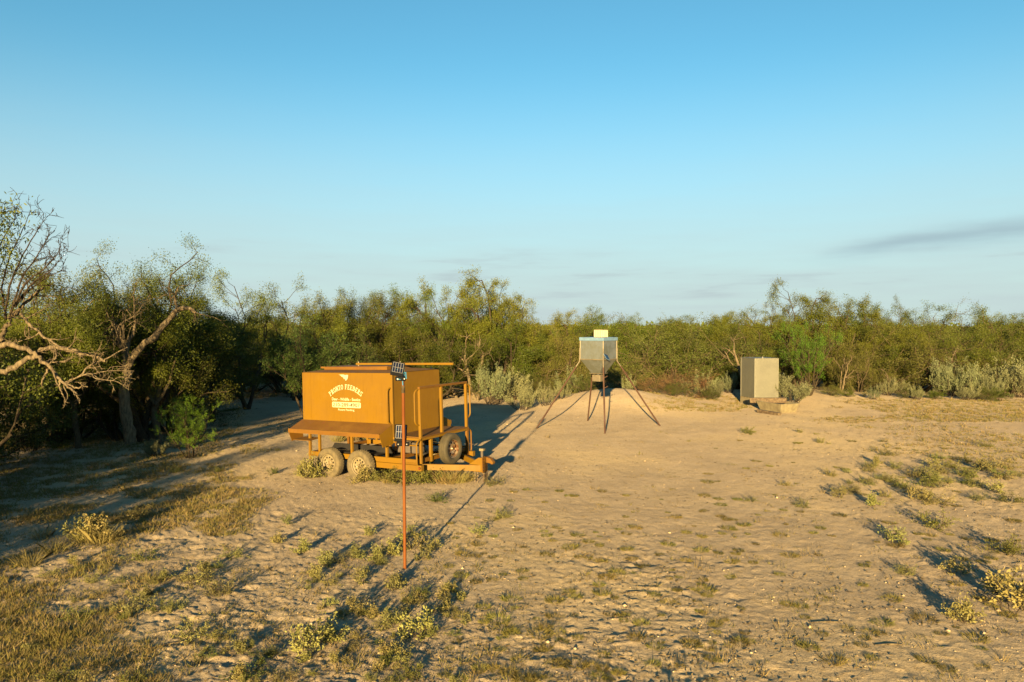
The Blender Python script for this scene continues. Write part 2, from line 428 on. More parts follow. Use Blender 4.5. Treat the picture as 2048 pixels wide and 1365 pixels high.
def mat_ground():
    m, t, b, _ = material('caliche_sand')
    n0 = noise(t, 0.16, 4, 0.6); n1 = noise(t, 0.9, 5, 0.62); n2 = noise(t, 7.0, 6, 0.68); n3 = noise(t, 38.0, 5, 0.7); n4 = noise(t, 110, 2)
    a = mix_col(t, smooth(t, n1, 0.32, 0.68), (0.272, 0.218, 0.146), (0.222, 0.177, 0.120))
    a = mix_col(t, smooth(t, n0, 0.45, 0.62), a, (0.302, 0.238, 0.142))
    a = mix_col(t, smooth(t, noise(t, 0.55, 6, 0.65), 0.50, 0.66, 0, 0.55), a, (0.200, 0.165, 0.115))
    a = mix_col(t, smooth(t, n2, 0.50, 0.70, 0, 0.62), a, (0.20, 0.145, 0.070))
    a = mix_col(t, smooth(t, n3, 0.55, 0.68, 0, 0.85), a, (0.11, 0.077, 0.036))
    a = mix_col(t, smooth(t, n4, 0.60, 0.70, 0, 0.6), a, (0.46, 0.365, 0.21))
    t.links.new(a, b.inputs['Base Color']); b.inputs['Roughness'].default_value = 1.0; b.inputs['Diffuse Roughness'].default_value = 0.27; b.inputs['Specular IOR Level'].default_value = 0.05
    hh = math_node(t, 'MULTIPLY_ADD', n3, 0.5, n2)
    bump(t, b, hh, 0.7, 0.03)
    return m
me = ground_mesh(); me.materials.append(mat_ground())
g = link_mesh('ground', me); g['kind'] = 'structure'

# ------------------------------------------------------------------ feeder trailer
TH, TILT = R(30), R(1.6)
T_ORG = Vector((-3.23, 15.17, -0.02))
trailer = thing('feeder_trailer', 'rusty orange tan livestock feeder trailer with cream lettering and railed platform', 'trailer', T_ORG)
trailer.rotation_mode = 'XYZ'
trailer.rotation_euler = (Matrix.Rotation(-TH, 3, 'Z') @ Matrix.Rotation(-TILT, 3, 'Y')).to_euler()
P, PW, RU = M['paint'], M['paint_worn'], M['rust']
BX0, BX1, BY0, BY1, BZ0, BZ1 = -1.985, 0.655, 0.30, 2.02, 0.93, 2.295
YM = (BY0 + BY1) / 2
def warp_panel(name, p00, p10, p11, p01, mat, nx=18, ny=10, amp=0.006, seed=1, thick=0.012):
    """sheet-metal panel with a faint oil-can waviness"""
    p00, p10, p11, p01 = map(Vector, (p00, p10, p11, p01))
    nor = (p10 - p00).cross(p01 - p00).normalized()
    vs, fs = [], []
    for j in range(ny + 1):
        for i in range(nx + 1):
            s, t_ = i / nx, j / ny
            p = (p00 * (1 - s) + p10 * s) * (1 - t_) + (p01 * (1 - s) + p11 * s) * t_
            e = math.sin(math.pi * s) * math.sin(math.pi * t_)
            h = amp * e * (2 * float(vnoise(np.array(s * 4.0), np.array(t_ * 3.0), seed)) - 1) if 0 < s < 1 and 0 < t_ < 1 else 0
            vs.append(tuple(p + nor * h))
    w = nx + 1
    for j in range(ny):
        for i in range(nx):
            fs.append((j * w + i, j * w + i + 1, (j + 1) * w + i + 1, (j + 1) * w + i))
    me_ = bpy.data.meshes.new(name); me_.from_pydata(vs, [], fs); me_.update()
    bm = bmesh.new(); bm.from_mesh(me_)
    bmesh.ops.solidify(bm, geom=bm.faces[:], thickness=thick)
    bm.to_mesh(me_); bm.free()
    me_.materials.append(mat)
    me_.polygons.foreach_set('use_smooth', np.ones(len(me_.polygons), dtype=bool)); me_.set_sharp_from_angle(angle=R(35))
    return link_mesh(name, me_, trailer)
front = warp_panel('front_panel', (BX0, BY0, BZ0), (BX1, BY0, BZ0), (BX1, BY0, BZ1), (BX0, BY0, BZ1), P, 26, 14, 0.022, 4)
warp_panel('end_panel', (BX1, BY0 + .002, BZ0), (BX1, BY1 - .002, BZ0), (BX1, BY1 - .002, BZ1), (BX1, BY0 + .002, BZ1), P, 18, 12, 0.018, 6)
warp_panel('end_panel', (BX0, BY1 - .002, BZ0), (BX0, BY0 + .002, BZ0), (BX0, BY0 + .002, BZ1), (BX0, BY1 - .002, BZ1), P, 10, 8, 0.006, 7)
warp_panel('back_panel', (BX1, BY1, BZ0), (BX0, BY1, BZ0), (BX0, BY1, BZ1), (BX1, BY1, BZ1), P, 10, 8, 0.006, 9)
MB().box((BX0 + .02, BY0 + .02, BZ0 + .01), (BX1 - .02, BY1 - .02, BZ0 + .03)).build('floor_panel', RU, trailer)
MB().box((BX0 + .235, BY0 - .004, BZ0 + .29), (BX0 + .25, BY0 + .001, BZ1 - .01)).build('weld_seam', P, trailer)
for x in (BX0 - .012, BX1 - .03):
    MB().prism([(x, BY0 - .012, BZ0), (x + .042, BY0 - .012, BZ0), (x + .042, BY0 + .03, BZ0), (x, BY0 + .03, BZ0)], (0, 0, BZ1 - BZ0 - .004)).build('corner_post', P, trailer, bevel=.004)
# low hipped roof with hatch, hinge bars and the long top pipe
ridge0, ridge1 = (BX0 + .45, YM, BZ1 + .075), (BX1 - .35, YM, BZ1 + .075)
rb = MB()
c00, c10, c11, c01 = (BX0 - .015, BY0 - .02, BZ1), (BX1 + .02, BY0 - .02, BZ1), (BX1 + .02, BY1 + .02, BZ1), (BX0 - .015, BY1 + .02, BZ1)
rb.poly([c00, c10, ridge1, ridge0]); rb.poly([c10, c11, ridge1]); rb.poly([c11, c01, ridge0, ridge1]); rb.poly([c01, c00, ridge0])
rb.poly([c00, c01, c11, c10])
roof = rb.build('roof', RU, trailer)
MB().prism([(-1.75, YM - .42, BZ1 + .035), (.15, YM - .42, BZ1 + .035), (.15, YM + .42, BZ1 + .035), (-1.75, YM + .42, BZ1 + .035)], (0, 0, .075)).build('hatch_lid', PW, roof, bevel=.008)
MB().bar((-1.95, YM - .30, BZ1 + .085), (.1, YM - .30, BZ1 + .10), .05, .04).build('hinge_bar', PW, roof)
MB().bar((-1.12, YM, BZ1 + .155), (1.66, YM, BZ1 + .155), .055, .05).build('top_pipe', P, roof, bevel=.006)
for x in (-1.05, .2):
    MB().tube([(x, YM, BZ1 + .05), (x, YM, BZ1 + .21)], [.024, .016], 8).build('pivot_pin', M['zinc_leg'], roof)
MB().tube([(BX1 - .12, BY1 - .15, BZ1 + .01), (BX1 - .12, BY1 - .15, BZ1 + .06)], [.03, .006], 8).build('vent_cap', M['zinc_leg'], roof)
# lettering on the front panel -------------------------------------------------
YP = BY0 - .0145
class Pen:
    def __init__(self): self.mb = MB(); self.k = 0; self.f = lambda x, z: (x, z)
    def pts(self, l):
        self.k += 1
        self.mb.poly([(self.f(x, z)[0], YP - .0002 * (self.k % 7), self.f(x, z)[1]) for x, z in l])
    def bar(self, x0, z0, x1, z1, w):
        d = math.hypot(x1 - x0, z1 - z0); nx, nz_ = -(z1 - z0) / d * w / 2, (x1 - x0) / d * w / 2
        self.pts([(x0 + nx, z0 + nz_), (x0 - nx, z0 - nz_), (x1 - nx, z1 - nz_), (x1 + nx, z1 + nz_)])
    def ring(self, cx, cz, rx, rz, w, a0, a1, thin=0.6, n=14):
        for i in range(n):
            q = []
            for a, inn in ((a0 + (a1 - a0) * i / n, 0), (a0 + (a1 - a0) * (i + 1) / n, 0), (a0 + (a1 - a0) * (i + 1) / n, 1), (a0 + (a1 - a0) * i / n, 1)):
                a = math.radians(a)
                q.append((cx + (rx - inn * w) * math.cos(a), cz + (rz - inn * w * thin) * math.sin(a)))
            self.pts(q)
def slab(p, ch):
    S, T_ = .21, .12
    ser = lambda x, z, w=.40: p.bar(x - w / 2, z, x + w / 2, z, .11)
    if ch in 'PR':
        p.bar(.22, 0, .22, 1, S); p.ring(.34, .74, .36, .26, S, -90, 90); p.bar(.22, .94, .38, .94, T_); p.bar(.22, .54, .38, .54, T_)
        ser(.22, .055); ser(.16, .945, .28)
        if ch == 'R': p.bar(.40, .50, .66, .05, S * .9); ser(.68, .055, .26)
    elif ch == 'O': p.ring(.40, .5, .40, .5, S, 0, 360, n=24)
    elif ch == 'D': p.bar(.2, 0, .2, 1, S); p.ring(.28, .5, .48, .5, S, -90, 90); p.bar(.1, .94, .32, .94, T_); p.bar(.1, .06, .32, .06, T_)
    elif ch == 'N': p.bar(.16, 0, .16, 1, S * .8); p.bar(.68, 0, .68, 1, S * .8); p.bar(.14, .97, .70, .05, S * 1.1); ser(.16, .055, .34); ser(.68, .945, .34); ser(.1, .945, .2)
    elif ch == 'T': p.bar(.4, 0, .4, 1, S); p.bar(.02, .93, .78, .93, .14); p.bar(.06, .70, .06, .95, .10); p.bar(.74, .70, .74, .95, .10); ser(.4, .055, .44)
    elif ch in 'FE':
        p.bar(.22, 0, .22, 1, S); p.bar(.05, .93, .72, .93, .14); p.bar(.68, .70, .68, .95, .10); p.bar(.22, .50, .54, .50, .12); p.bar(.52, .40, .52, .60, .09); ser(.22, .055)
        if ch == 'E': p.bar(.05, .07, .74, .07, .14); p.bar(.70, .05, .70, .30, .10)
    elif ch == 'S': p.ring(.38, .73, .34, .27, S * .9, 15, 270); p.ring(.38, .27, .36, .27, S * .9, -165, 90); p.bar(.68, .72, .68, .98, .09); p.bar(.05, .02, .05, .30, .09)
    elif ch == '.': p.bar(.05, .06, .17, .06, .12)
XC, ZC = -0.655, 1.225
pen = Pen()
txt = 'PRONTO FEEDERS.'
adv = {' ': .50, '.': .25}
tot = sum(adv.get(c, .92) for c in txt)
RAD0, HL, span = 0.70, .11, R(82)
pos = 0.0
for ch in txt:
    a_w = adv.get(ch, .92)
    a = R(90) + span / 2 - span * (pos + a_w / 2) / tot
    def f(x, z, a=a):
        s = (x - .40) * .088
        rr = RAD0 + z * HL
        bx, bz = math.cos(a) * rr + math.sin(a) * s, math.sin(a) * rr - math.cos(a) * s
        return XC + bx, ZC + bz
    pen.f = f
    if ch != ' ':
        pen.mb = MB(); slab(pen, ch); pen.mb.build('letter', M['cream'], front)['kind'] = 'stuff'
    pos += a_w
def print_text(body, x0, x1, z0, z1, mat, bold=0.0, y=YP):
    cu = bpy.data.curves.new('lettering', 'FONT'); cu.body = body; cu.size = 1.0; cu.offset = bold; cu.resolution_u = 3
    tmp = bpy.data.objects.new('lettering', cu)
    COL.objects.link(tmp); bpy.context.view_layer.update()
    dg = bpy.context.evaluated_depsgraph_get()
    me_ = bpy.data.meshes.new_from_object(tmp.evaluated_get(dg))
    bpy.data.objects.remove(tmp)
    n = len(me_.vertices); co = np.zeros(n * 3, dtype=np.float32); me_.vertices.foreach_get('co', co); co = co.reshape(-1, 3)
    lo, hi = co.min(0), co.max(0)
    new = np.zeros_like(co)
    new[:, 0] = x0 + (co[:, 0] - lo[0]) / (hi[0] - lo[0]) * (x1 - x0)
    new[:, 2] = z0 + (co[:, 1] - lo[1]) / (hi[1] - lo[1]) * (z1 - z0)
    new[:, 1] = y
    me_.vertices.foreach_set('co', new.ravel()); me_.materials.clear(); me_.materials.append(mat); me_.update()
    o = link_mesh('lettering', me_, front); o['kind'] = 'stuff'
    return o
print_text('Deer - Wildlife - Exotics', -1.075, -.235, 1.668, 1.735, M['cream'], .022)
pl = MB(); rr_, n_ = .028, 6
x0, x1, z0, z1 = -1.075, -.225, 1.515, 1.640
ptsr = []
for cx_, cz_, a0 in ((x1 - rr_, z1 - rr_, 0), (x0 + rr_, z1 - rr_, 90), (x0 + rr_, z0 + rr_, 180), (x1 - rr_, z0 + rr_, 270)):
    for i in range(n_ + 1):
        a = R(a0 + 90 * i / n_); ptsr.append((cx_ + rr_ * math.cos(a), YP + .0005, cz_ + rr_ * math.sin(a)))
pl.poly(ptsr); pl.build('number_plate', M['cream'], front)
print_text('210-289-4907', -1.05, -.25, 1.536, 1.620, M['digit'], .012, YP - .003)
print_text('Patent Pending', -.895, -.415, 1.432, 1.490, M['cream'], .022)
em = MB()
em.poly([(x, YP, z) for x, z in ((-.85, 2.252), (-.80, 2.235), (-.765, 2.205), (-.72, 2.19), (-.70, 2.15), (-.675, 2.165), (-.655, 2.118), (-.63, 2.125), (-.60, 2.15), (-.578, 2.20), (-.572, 2.245), (-.62, 2.248), (-.66, 2.240), (-.70, 2.252))])
em.build('faded_emblem', M['cream'], front)
# troughs on both long sides ---------------------------------------------------
for side in (0, 1):
    S = (lambda y: y) if side == 0 else (lambda y: BY0 + BY1 - y)
    def tp(*pts): return [(x, S(y), z) for x, y, z in pts]
    tr = warp_panel('trough_cover', *(tp((BX0 - .04, -.13, 1.03), (BX1, -.13, 1.03), (BX1, .285, 1.205), (BX0 - .04, .285, 1.205)) if side == 0 else tp((BX1, -.13, 1.03), (BX0 - .04, -.13, 1.03), (BX0 - .04, .285, 1.205), (BX1, .285, 1.205))), RU, 30, 6, 0.016, 12 + side, 0.01)
    l = MB().prism(tp((BX0 - .042, -.148, .955), (BX0 - .042, -.132, .955), (BX0 - .042, -.132, 1.034), (BX0 - .042, -.148, 1.034)), (BX1 - BX0 + .044, 0, 0)).build('trough_lip', PW, trailer)
    MB().bar((BX0 - .03, S(-.141), 1.04), (BX1 - .01, S(-.141), 1.04), .03, .018).build('bent_edge', RU, l)
    for x in (BX0 - .042, BX1 - .006):
        pr = MB().prism(tp((x, -.128, .955), (x, -.05, .75), (x, .295, .78), (x, .295, 1.198), (x, -.128, 1.026)), (.010, 0, 0)).build('trough_end', P if x > 0 else PW, trailer)
    MB().prism(tp((BX0, -.04, .775), (BX0, .29, .80), (BX0, .29, .812), (BX0, -.04, .787)), (.52, 0, 0)).build('feed_pan', RU, trailer)
# chassis -------------------------------------------------------------------
for y in (0.19, BY0 + BY1 - .19):
    rl = MB().box((-1.72, y - .035, .40), (1.36, y + .035, .51)).build('frame_rail', P, trailer, bevel=.005)
    MB().box((.28, y - .05, .28), (1.50, y + .05, .397)).build('sub_rail', P, rl, bevel=.005)
for x in (-1.70, -.95, -.1, .62, 1.32):
    MB().bar((x, .226, .45), (x, BY0 + BY1 - .226, .45), .06, .08).build('cross_member', PW, trailer)
for y in (0.19, BY0 + BY1 - .19):
    for x, zt in ((-1.67, .93), (-1.37, .93), (-.40, .93), (.585, .93)):
        zb = .33 if x == -1.67 else .512
        MB().bar((x, y - .02, zb), (x, y - .02, zt + .02), .055).build('support_post', P, trailer, bevel=.004)
for x, yy in ((-1.0, YM - .45), (.1, YM - .3), (-.3, YM + .4), (.45, YM + .45)):
    MB().bar((x, yy, .50), (x, yy, .94), .05).build('inner_post', PW, trailer)
MB().box((-1.35, .235, .515), (.25, .50, .53)).build('fender', M['black'], trailer)
MB().prism([(-1.4, .56, .52), (.4, .56, .52), (.3, .56, .66), (-1.3, .56, .66)], (0, .03, 0)).build('fender_skirt', M['black'], trailer)
MB().box((-.75, 1.0, .48), (1.0, 1.9, .50)).build('floor_plate', M['black'], trailer)
MB().prism([(.35, .75, .51), (.95, .75, .51), (.95, .75, .72), (.50, .75, .80)], (0, .25, 0)).build('battery_box', M['grey_rail'], trailer, bevel=.02)
# wheels ----------------------------------------------------------------------
def wheel(loc, rotz, tyre_mat, rim_mat, squash=True, spokes=10):
    w = bpy.data.objects.new('wheel', None); COL.objects.link(w); w.parent = trailer; w.location = loc; w.rotation_euler = (0, 0, rotz); w.empty_display_size = .1
    RT = .338
    prof = [(.195, -.075), (.215, -.095), (.255, -.105), (.295, -.104), (.322, -.092), (.334, -.078), (.338, -.05), (.331, -.047), (.331, -.039), (.338, -.036), (.339, -.006), (.331, -.004), (.331, .004), (.339, .006), (.338, .036), (.331, .039), (.331, .047), (.338, .05), (.334, .078), (.322, .092), (.295, .104), (.255, .105), (.215, .095), (.195, .075)]
    ty = MB().lathe(prof, 72, 'y', wob=lambda j, k: (-.007 if (j % 2 and k in (4, 5, 6, 17, 18, 19)) else 0) + (-.004 if (j % 2 == 0 and k in (9, 10, 13, 14)) else 0))
    if squash:
        vs = []
        for x, y, z in ty.v:
            if z < -.30: z = -.30 - (z + .30) * -0.35
            if z < -.2: y *= 1 + 0.25 * (-z - .2) / .13
            vs.append((x, y, z))
        ty.v = vs
    ty.build('tyre', tyre_mat, w, True)
    rm = MB()
    rm.lathe([(.200, -.078), (.196, -.084), (.186, -.080), (.184, -.045), (.172, -.035)], 40, 'y')
    rm.lathe([(.200, .078), (.184, .06), (.172, -.02)], 40, 'y')
    n = spokes * 2
    rad = [.055, .112, .143, .172]; hh = [-.030, -.052, -.046, -.035]
    pt = lambda k, j: (math.cos(2 * math.pi * j / (n * 2)) * rad[k], hh[k], math.sin(2 * math.pi * j / (n * 2)) * rad[k])
    for j in range(n * 2):
        for k in range(3):
            if k == 1 and j % 4 in (0, 1): continue
            rm.poly([pt(k, j), pt(k, j + 1), pt(k + 1, j + 1), pt(k + 1, j)])
    rm.build('rim', rim_mat, w, True)
    MB().lathe([(.001, -.066), (.03, -.066), (.036, -.05), (.056, -.034), (.056, -.02)], 20, 'y').build('hub_cap', rim_mat, w, True)
    MB().lathe([(.001, .0), (.17, .0), (.17, .01), (.001, .01)], 24, 'y').build('brake_drum', M['black'], w)
    return w
for x in (-0.885, 0.0):
    wheel((x, 0.0, .322), 0, M['rubber'], M['rim'])
    wheel((x, BY0 + BY1, .322), math.pi, M['rubber'], M['rim'])
    MB().tube([(x, .10, .33), (x, BY0 + BY1 - .10, .33)], .035, 8).build('axle', M['black'], trailer)
sw = wheel((1.53, YM, .605), R(90), M['rubber_dark'], M['rim_rust'], False, 8)
sw.rotation_euler = (0, R(0), R(90))
MB().bar((1.44, YM, .30), (1.44, YM, .62), .06).build('spare_bracket', PW, trailer)
# platform, railing, ladders ---------------------------------------------------
MB().prism([(BX1 + .012, BY0 + .03, .935), (1.40, BY0 - .02, .935), (1.40, BY1 + .07, .935), (BX1 + .012, BY1 - .03, .935)], (0, 0, .025)).build('platform', RU, trailer)
MB().box((1.372, BY0 - .022, .885), (1.404, BY1 + .072, .932)).build('platform_edge', P, trailer)
MB().box((BX1 + .01, BY0 - .024, .885), (1.37, BY0 + .01, .932)).build('platform_edge', P, trailer)
RX, RZ = 1.375, 1.985
for y, zb in ((BY0 + .01, .40), (1.07, .962), (BY1 + .015, .962)):
    MB().bar((RX, y, zb), (RX, y, RZ - .026), .058).build('railing_post', P, trailer, bevel=.005)
MB().bar((RX, BY0 - .02, RZ), (RX, BY1 + .045, RZ), .055, .05).build('top_rail', PW, trailer, bevel=.005)
MB().bar((RX - .03, .70, .39), (RX - .03, .70, .93), .06).build('platform_post', P, trailer)
MB().bar((RX, BY1 + .03, .30), (RX, BY1 + .03, .93), .06).build('platform_post', PW, trailer)
def grab(p, q, out, r, mat, name='grab_handle'):
    p, q, out = Vector(p), Vector(q), Vector(out); d = (q - p).normalized(); L = (q - p).length; b = min(.10, L / 3)
    pts = [p]
    for i in range(1, 5):
        a = R(90 * i / 4); pts.append(p + out * math.sin(a) + d * b * (1 - math.cos(a)))
    for i in range(0, 4):
        a = R(90 * i / 4); pts.append(q + out * math.cos(a) - d * b * (1 - math.sin(a)))
    pts.append(q)
    MB().tube(pts, r, 8).build(name, mat, trailer, True)
grab((.615, BY0 - .012, 1.21), (.615, BY0 - .012, 1.975), (-.015, -.10, 0), .017, P)
grab((RX - .01, BY0 - .02, 1.21), (RX - .01, BY0 - .02, 1.955), (-.01, -.12, 0), .017, P)
grab((RX, BY1 + .045, 1.17), (RX, BY1 + .045, 1.945), (.01, .12, 0), .017, P)
for x in (1.00, 1.395):
    grab((x, BY0 - .03, .345), (x, BY0 - .03, .905), (0, -.13, 0), .018, P, 'ladder_rail')
grab((1.37, BY1 + .075, .345), (1.37, BY1 + .075, .905), (0, .13, 0), .018, PW, 'ladder_rail')
for z in (.80, .43):
    MB().tube([(1.0, BY0 - .15, z), (1.395, BY0 - .15, z)], .015, 8).build('ladder_rung', P, trailer)
# tongue ---------------------------------------------------------------------
TX = 2.37
for s in (-1, 1):
    y0 = .21 if s < 0 else BY0 + BY1 - .21
    MB().prism([(.95, y0 - .035, .275), (.95, y0 + .035, .275), (.95, y0 + .035, .395), (.95, y0 - .035, .395)], (TX - .95, (YM + s * .05) - y0, -.085)).build('tongue_beam', P, trailer)
MB().prism([(TX - .30, YM - .095, .17), (TX + .02, YM - .095, .165), (TX + .02, YM - .095, .47), (TX - .06, YM - .095, .47), (TX - .30, YM - .095, .315)], (0, .012, 0)).build('tongue_gusset', P, trailer)
MB().prism([(TX - .30, YM + .085, .17), (TX + .02, YM + .085, .165), (TX + .02, YM + .085, .47), (TX - .06, YM + .085, .47), (TX - .30, YM + .085, .315)], (0, .012, 0)).build('tongue_gusset', P, trailer)
hp = MB().box((TX + .022, YM - .10, .15), (TX + .04, YM + .10, .475)).build('hitch_plate', PW, trailer)
for z in (.20, .26, .32, .38, .44):
    for y in (YM - .075, YM + .075):
        MB().lathe([(.001, TX + .046), (.011, TX + .046), (.011, TX + .03)], 8, 'x').build('bolt', M['black'], hp).location = (0, y, z)
cp = MB(); cp.prism([(TX + .04, YM - .055, .36), (TX + .17, YM - .055, .36), (TX + .25, YM - .055, .33), (TX + .27, YM - .055, .38), (TX + .18, YM - .055, .47), (TX + .04, YM - .055, .50)], (0, .11, 0)); cp.build('coupler', PW, trailer, bevel=.012)
MB().tube([(TX - .03, YM, .47), (TX - .03, YM, .60)], .028, 10).build('jack_tube', M['grey_rail'], trailer)
MB().box((TX - .075, YM - .05, .60), (TX + .03, YM + .05, .655)).build('jack_head', M['concrete'], trailer, bevel=.01)
MB().box((TX + .0, YM - .05, -.12), (TX + .09, YM + .04, .148)).build('stand_block', M['timber'], trailer, bevel=.01)
for cx_, y_, n in ((TX - .13, YM - .13, 8), (TX - .06, YM - .14, 9)):
    ch = bpy.data.objects.new('safety_chain', None); COL.objects.link(ch); ch.parent = trailer; ch.empty_display_size = .05
    lk = MB()
    pts = [(.011 * math.cos(a), 0, .019 * math.sin(a)) for a in np.linspace(0, 2 * math.pi, 10)]
    lk.tube(pts, .0045, 5, False); lm = lk.mesh('chain_link', M['chain'], True)
    for i in range(n):
        o = link_mesh('chain_link', lm, ch); o.location = (cx_ + .01 * math.sin(i), y_, .16 - i * .030); o.rotation_euler = (0, 0, R(90) * (i % 2) + .3)
MB().lathe([(.001, -.02), (.026, -.02), (.03, 0), (.026, .02), (.001, .022)], 12, 'y').build('side_marker', M['rust_post'], trailer, True).location = (1.47, .19 - .07, .345)

# ------------------------------------------------------------------ rusty post with two solar units
post_base = on_ground(810, 1139)
post = thing('rusty_post', 'tall thin rusty orange steel post standing alone in front of the trailer', 'post', post_base)
PH = height_to(737, post_base.y)
lean = Vector((at(805.5, 737, post_base.y).x - post_base.x, .02, 0))
MB().tube([(0, 0, -.1), lean * .5 + Vector((0, 0, PH * .5)), lean + Vector((0, 0, PH))], .0215, 10).build('shaft', M['rust_post'], post, True)
MB().tube([lean * .965 + Vector((0, 0, PH * .965)), lean * 1.0 + Vector((0, 0, PH + .012))], .0255, 10).build('pale_tip', M['white_plastic'], post, True)
MB().tube([lean * .835 + Vector((0, 0, PH - .335)), lean * .85 + Vector((0, 0, PH - .24))], .0245, 10).build('peeled_collar', M['bark_pale'], post, True)
def solar_unit(loc, tilt, roll, yaw, label, w, h):
    u = thing('solar_panel', label, 'solar panel', loc)
    pn = bpy.data.objects.new('panel', None); COL.objects.link(pn); pn.parent = u; pn.empty_display_size = .05
    pn.rotation_euler = (R(90) - tilt, roll, yaw)      # face towards the camera, leaning back
    MB().box((-w / 2, -h / 2, -.016), (w / 2, h / 2, .0)).build('housing', M['plastic_black'], pn, bevel=.006)
    MB().box((-w / 2 + .016, -h / 2 + .045, .0005), (w / 2 - .016, h / 2 - .014, .003)).build('cell_sheet', M['cell'], pn)
    nc = 4
    x0_, x1_, y0_, y1_ = -w / 2 + .018, w / 2 - .018, -h / 2 + .047, h / 2 - .016
    for i in range(nc + 1):
        x = x0_ + (x1_ - x0_) * i / nc
        MB().box((x - .0028, y0_, .0032), (x + .0028, y1_, .0046)).build('busbar', M['white_line'], pn)
    for y in (y0_, (y0_ + y1_) / 2, y1_):
        MB().box((x0_, y - .0025, .0049), (x1_, y + .0025, .0060)).build('busbar', M['white_line'], pn)
    return u
pu = post_base + lean + Vector((0, 0, PH))
s1 = solar_unit(pu + Vector((-.062, -.055, -.005)), R(22), R(12), R(14), 'upper black solar panel tied to the post top with blue cord', .175, .20)
MB().box((-.035, .0, -.165), (.105, .05, -.105)).build('battery_case', M['plastic_black'], s1, bevel=.01)
MB().tube([(.0, -.01, -.14), (.0, .0, -.14)], .010, 10).build('lens', M['white_line'], s1)
MB().tube([(.09, -.012, -.135), (.09, -.002, -.135)], .009, 10).build('lens', M['white_line'], s1)
pl_z = post_base.z + height_to(868, post_base.y)
mid_ = post_base + lean * .7
s2 = solar_unit(Vector((mid_.x - .045, mid_.y + .05, pl_z + .0)), R(16), R(4), R(10), 'lower black solar panel clamped behind the post at waist height', .165, .235)
MB().box((-.06, -.035, -.175), (.12, .01, -.118)).build('battery_case', M['plastic_black'], s2, bevel=.01)
for x in (-.03, .085):
    MB().tube([(x, -.042, -.147), (x, -.034, -.147)], .008, 10).build('knob', M['white_line'], s2)
cord = thing('cord', 'blue twine wound round the post top under the upper solar panel', 'cord', pu + Vector((0, 0, -.10)))
rng0 = random.Random(5)
cm = MB()
for k in range(4):
    ph = rng0.random() * 6
    cm.tube([(.028 * math.cos(a + ph), .028 * math.sin(a + ph), -.05 + .03 * k + .012 * math.sin(a * 2 + k)) for a in np.linspace(0, 6.4, 14)], .0075, 5)
cm.build('winding', M['blue_cord'], cord)
for p3 in ([(0, -.03, 0), (-.05, -.06, .04), (-.10, -.06, .02)], [(0, -.03, .02), (.045, -.05, .05), (.05, -.04, -.04)], [(0, -.03, -.02), (-.03, -.05, -.05), (-.075, -.05, -.035)], [(0, -.028, .03), (-.03, -.04, .075), (-.075, -.06, .085)], [(0, -.03, -.02), (.0, -.034, -.08), (.003, -.034, -.13)]):
    MB().tube(p3, .0085, 6).build('loose_end', M['blue_cord'], cord)

# ------------------------------------------------------------------ hopper feeder on four legs
HD = 23.1
hc = Vector((at(1197, 700, HD).x, HD, 0)); hc.z = float(ground_z(hc.x, hc.y))
hop = thing('hopper_feeder', 'square galvanised hopper feeder standing on four splayed rusty pipe legs', 'feeder', (hc.x, hc.y, 0))
HA, HS = R(38), .86
ex, ey = Vector((math.cos(HA), -math.sin(HA), 0)), Vector((math.sin(HA), math.cos(HA), 0))   # from left corner to front corner; from front to right
z_top, z_rim, z_mid, z_bot = height_to(675, HD), height_to(681, HD), height_to(718.5, HD), height_to(746, HD)
def hq(s, z): return [(-ex - ey) * (s / 2) + Vector((0, 0, z)), (ex - ey) * (s / 2) + Vector((0, 0, z)), (ex + ey) * (s / 2) + Vector((0, 0, z)), (-ex + ey) * (s / 2) + Vector((0, 0, z))]
GV = M['galv']
for k in range(4):
    a, b = hq(HS, z_mid), hq(HS, z_rim)
    o = MB().poly([a[k], a[(k + 1) % 4], b[(k + 1) % 4], b[k]]); 
    nrm_ = ((Vector(a[k]) + Vector(a[(k + 1) % 4])) / 2); nrm_.z = 0; nrm_.normalize()
    m_ = MB().prism([a[k], a[(k + 1) % 4], b[(k + 1) % 4], b[k]], -nrm_ * .004); m_.build('side_panel', GV, hop)
    c_, d_ = hq(HS * .985, z_mid - .008), hq(.34, z_bot)
    MB().prism([c_[k], c_[(k + 1) % 4], d_[(k + 1) % 4], d_[k]], -nrm_ * .004 + Vector((0, 0, .002))).build('cone_panel', GV, hop)
    MB().bar(a[k] + nrm_ * .010, a[(k + 1) % 4] + nrm_ * .010, .018, .03).build('seam_flange', M['zinc_leg'], hop)
    MB().bar(a[k], b[k], .022, .022).build('corner_seam', M['zinc_leg'], hop)
lid = MB(); a, b = hq(HS + .05, z_rim - .01), hq(HS + .05, z_top)
lid.prism(a, Vector((0, 0, z_top - z_rim + .01))); lid.build('lid', M['lid_blue'], hop, bevel=.006)
MB().prism(hq(.44, z_bot - .02), (0, 0, .018)).build('bottom_flange', M['zinc_leg'], hop)
z_cap = height_to(660, HD)
cpv = hq(.34, z_top + .002)
cap = MB().prism([Vector(p) + ex * .08 for p in cpv], Vector((0, 0, z_cap - z_top))).build('filler_cap', M['white_plastic'], hop, bevel=.02)
for i in range(4):
    q = ex * .255 + ey * (-.125 + .083 * i)
    q2 = ex * .08 + ex * (-.125 + .083 * i) - ey * .175
    for qq in (q2, q):
        MB().bar(qq + Vector((0, 0, z_top + .01)), qq + Vector((0, 0, z_cap - .02)), .03, .03).build('cap_rib', M['white_plastic'], cap)
z_sp = height_to(763, HD)
MB().prism(hq(.30, z_sp), (0, 0, z_bot - z_sp - .06)).build('spinner_box', M['zinc_leg'], hop, bevel=.01)
MB().tube([(0, 0, z_bot - .08), (0, 0, z_bot)], .06, 10).build('funnel_neck', M['galv'], hop)
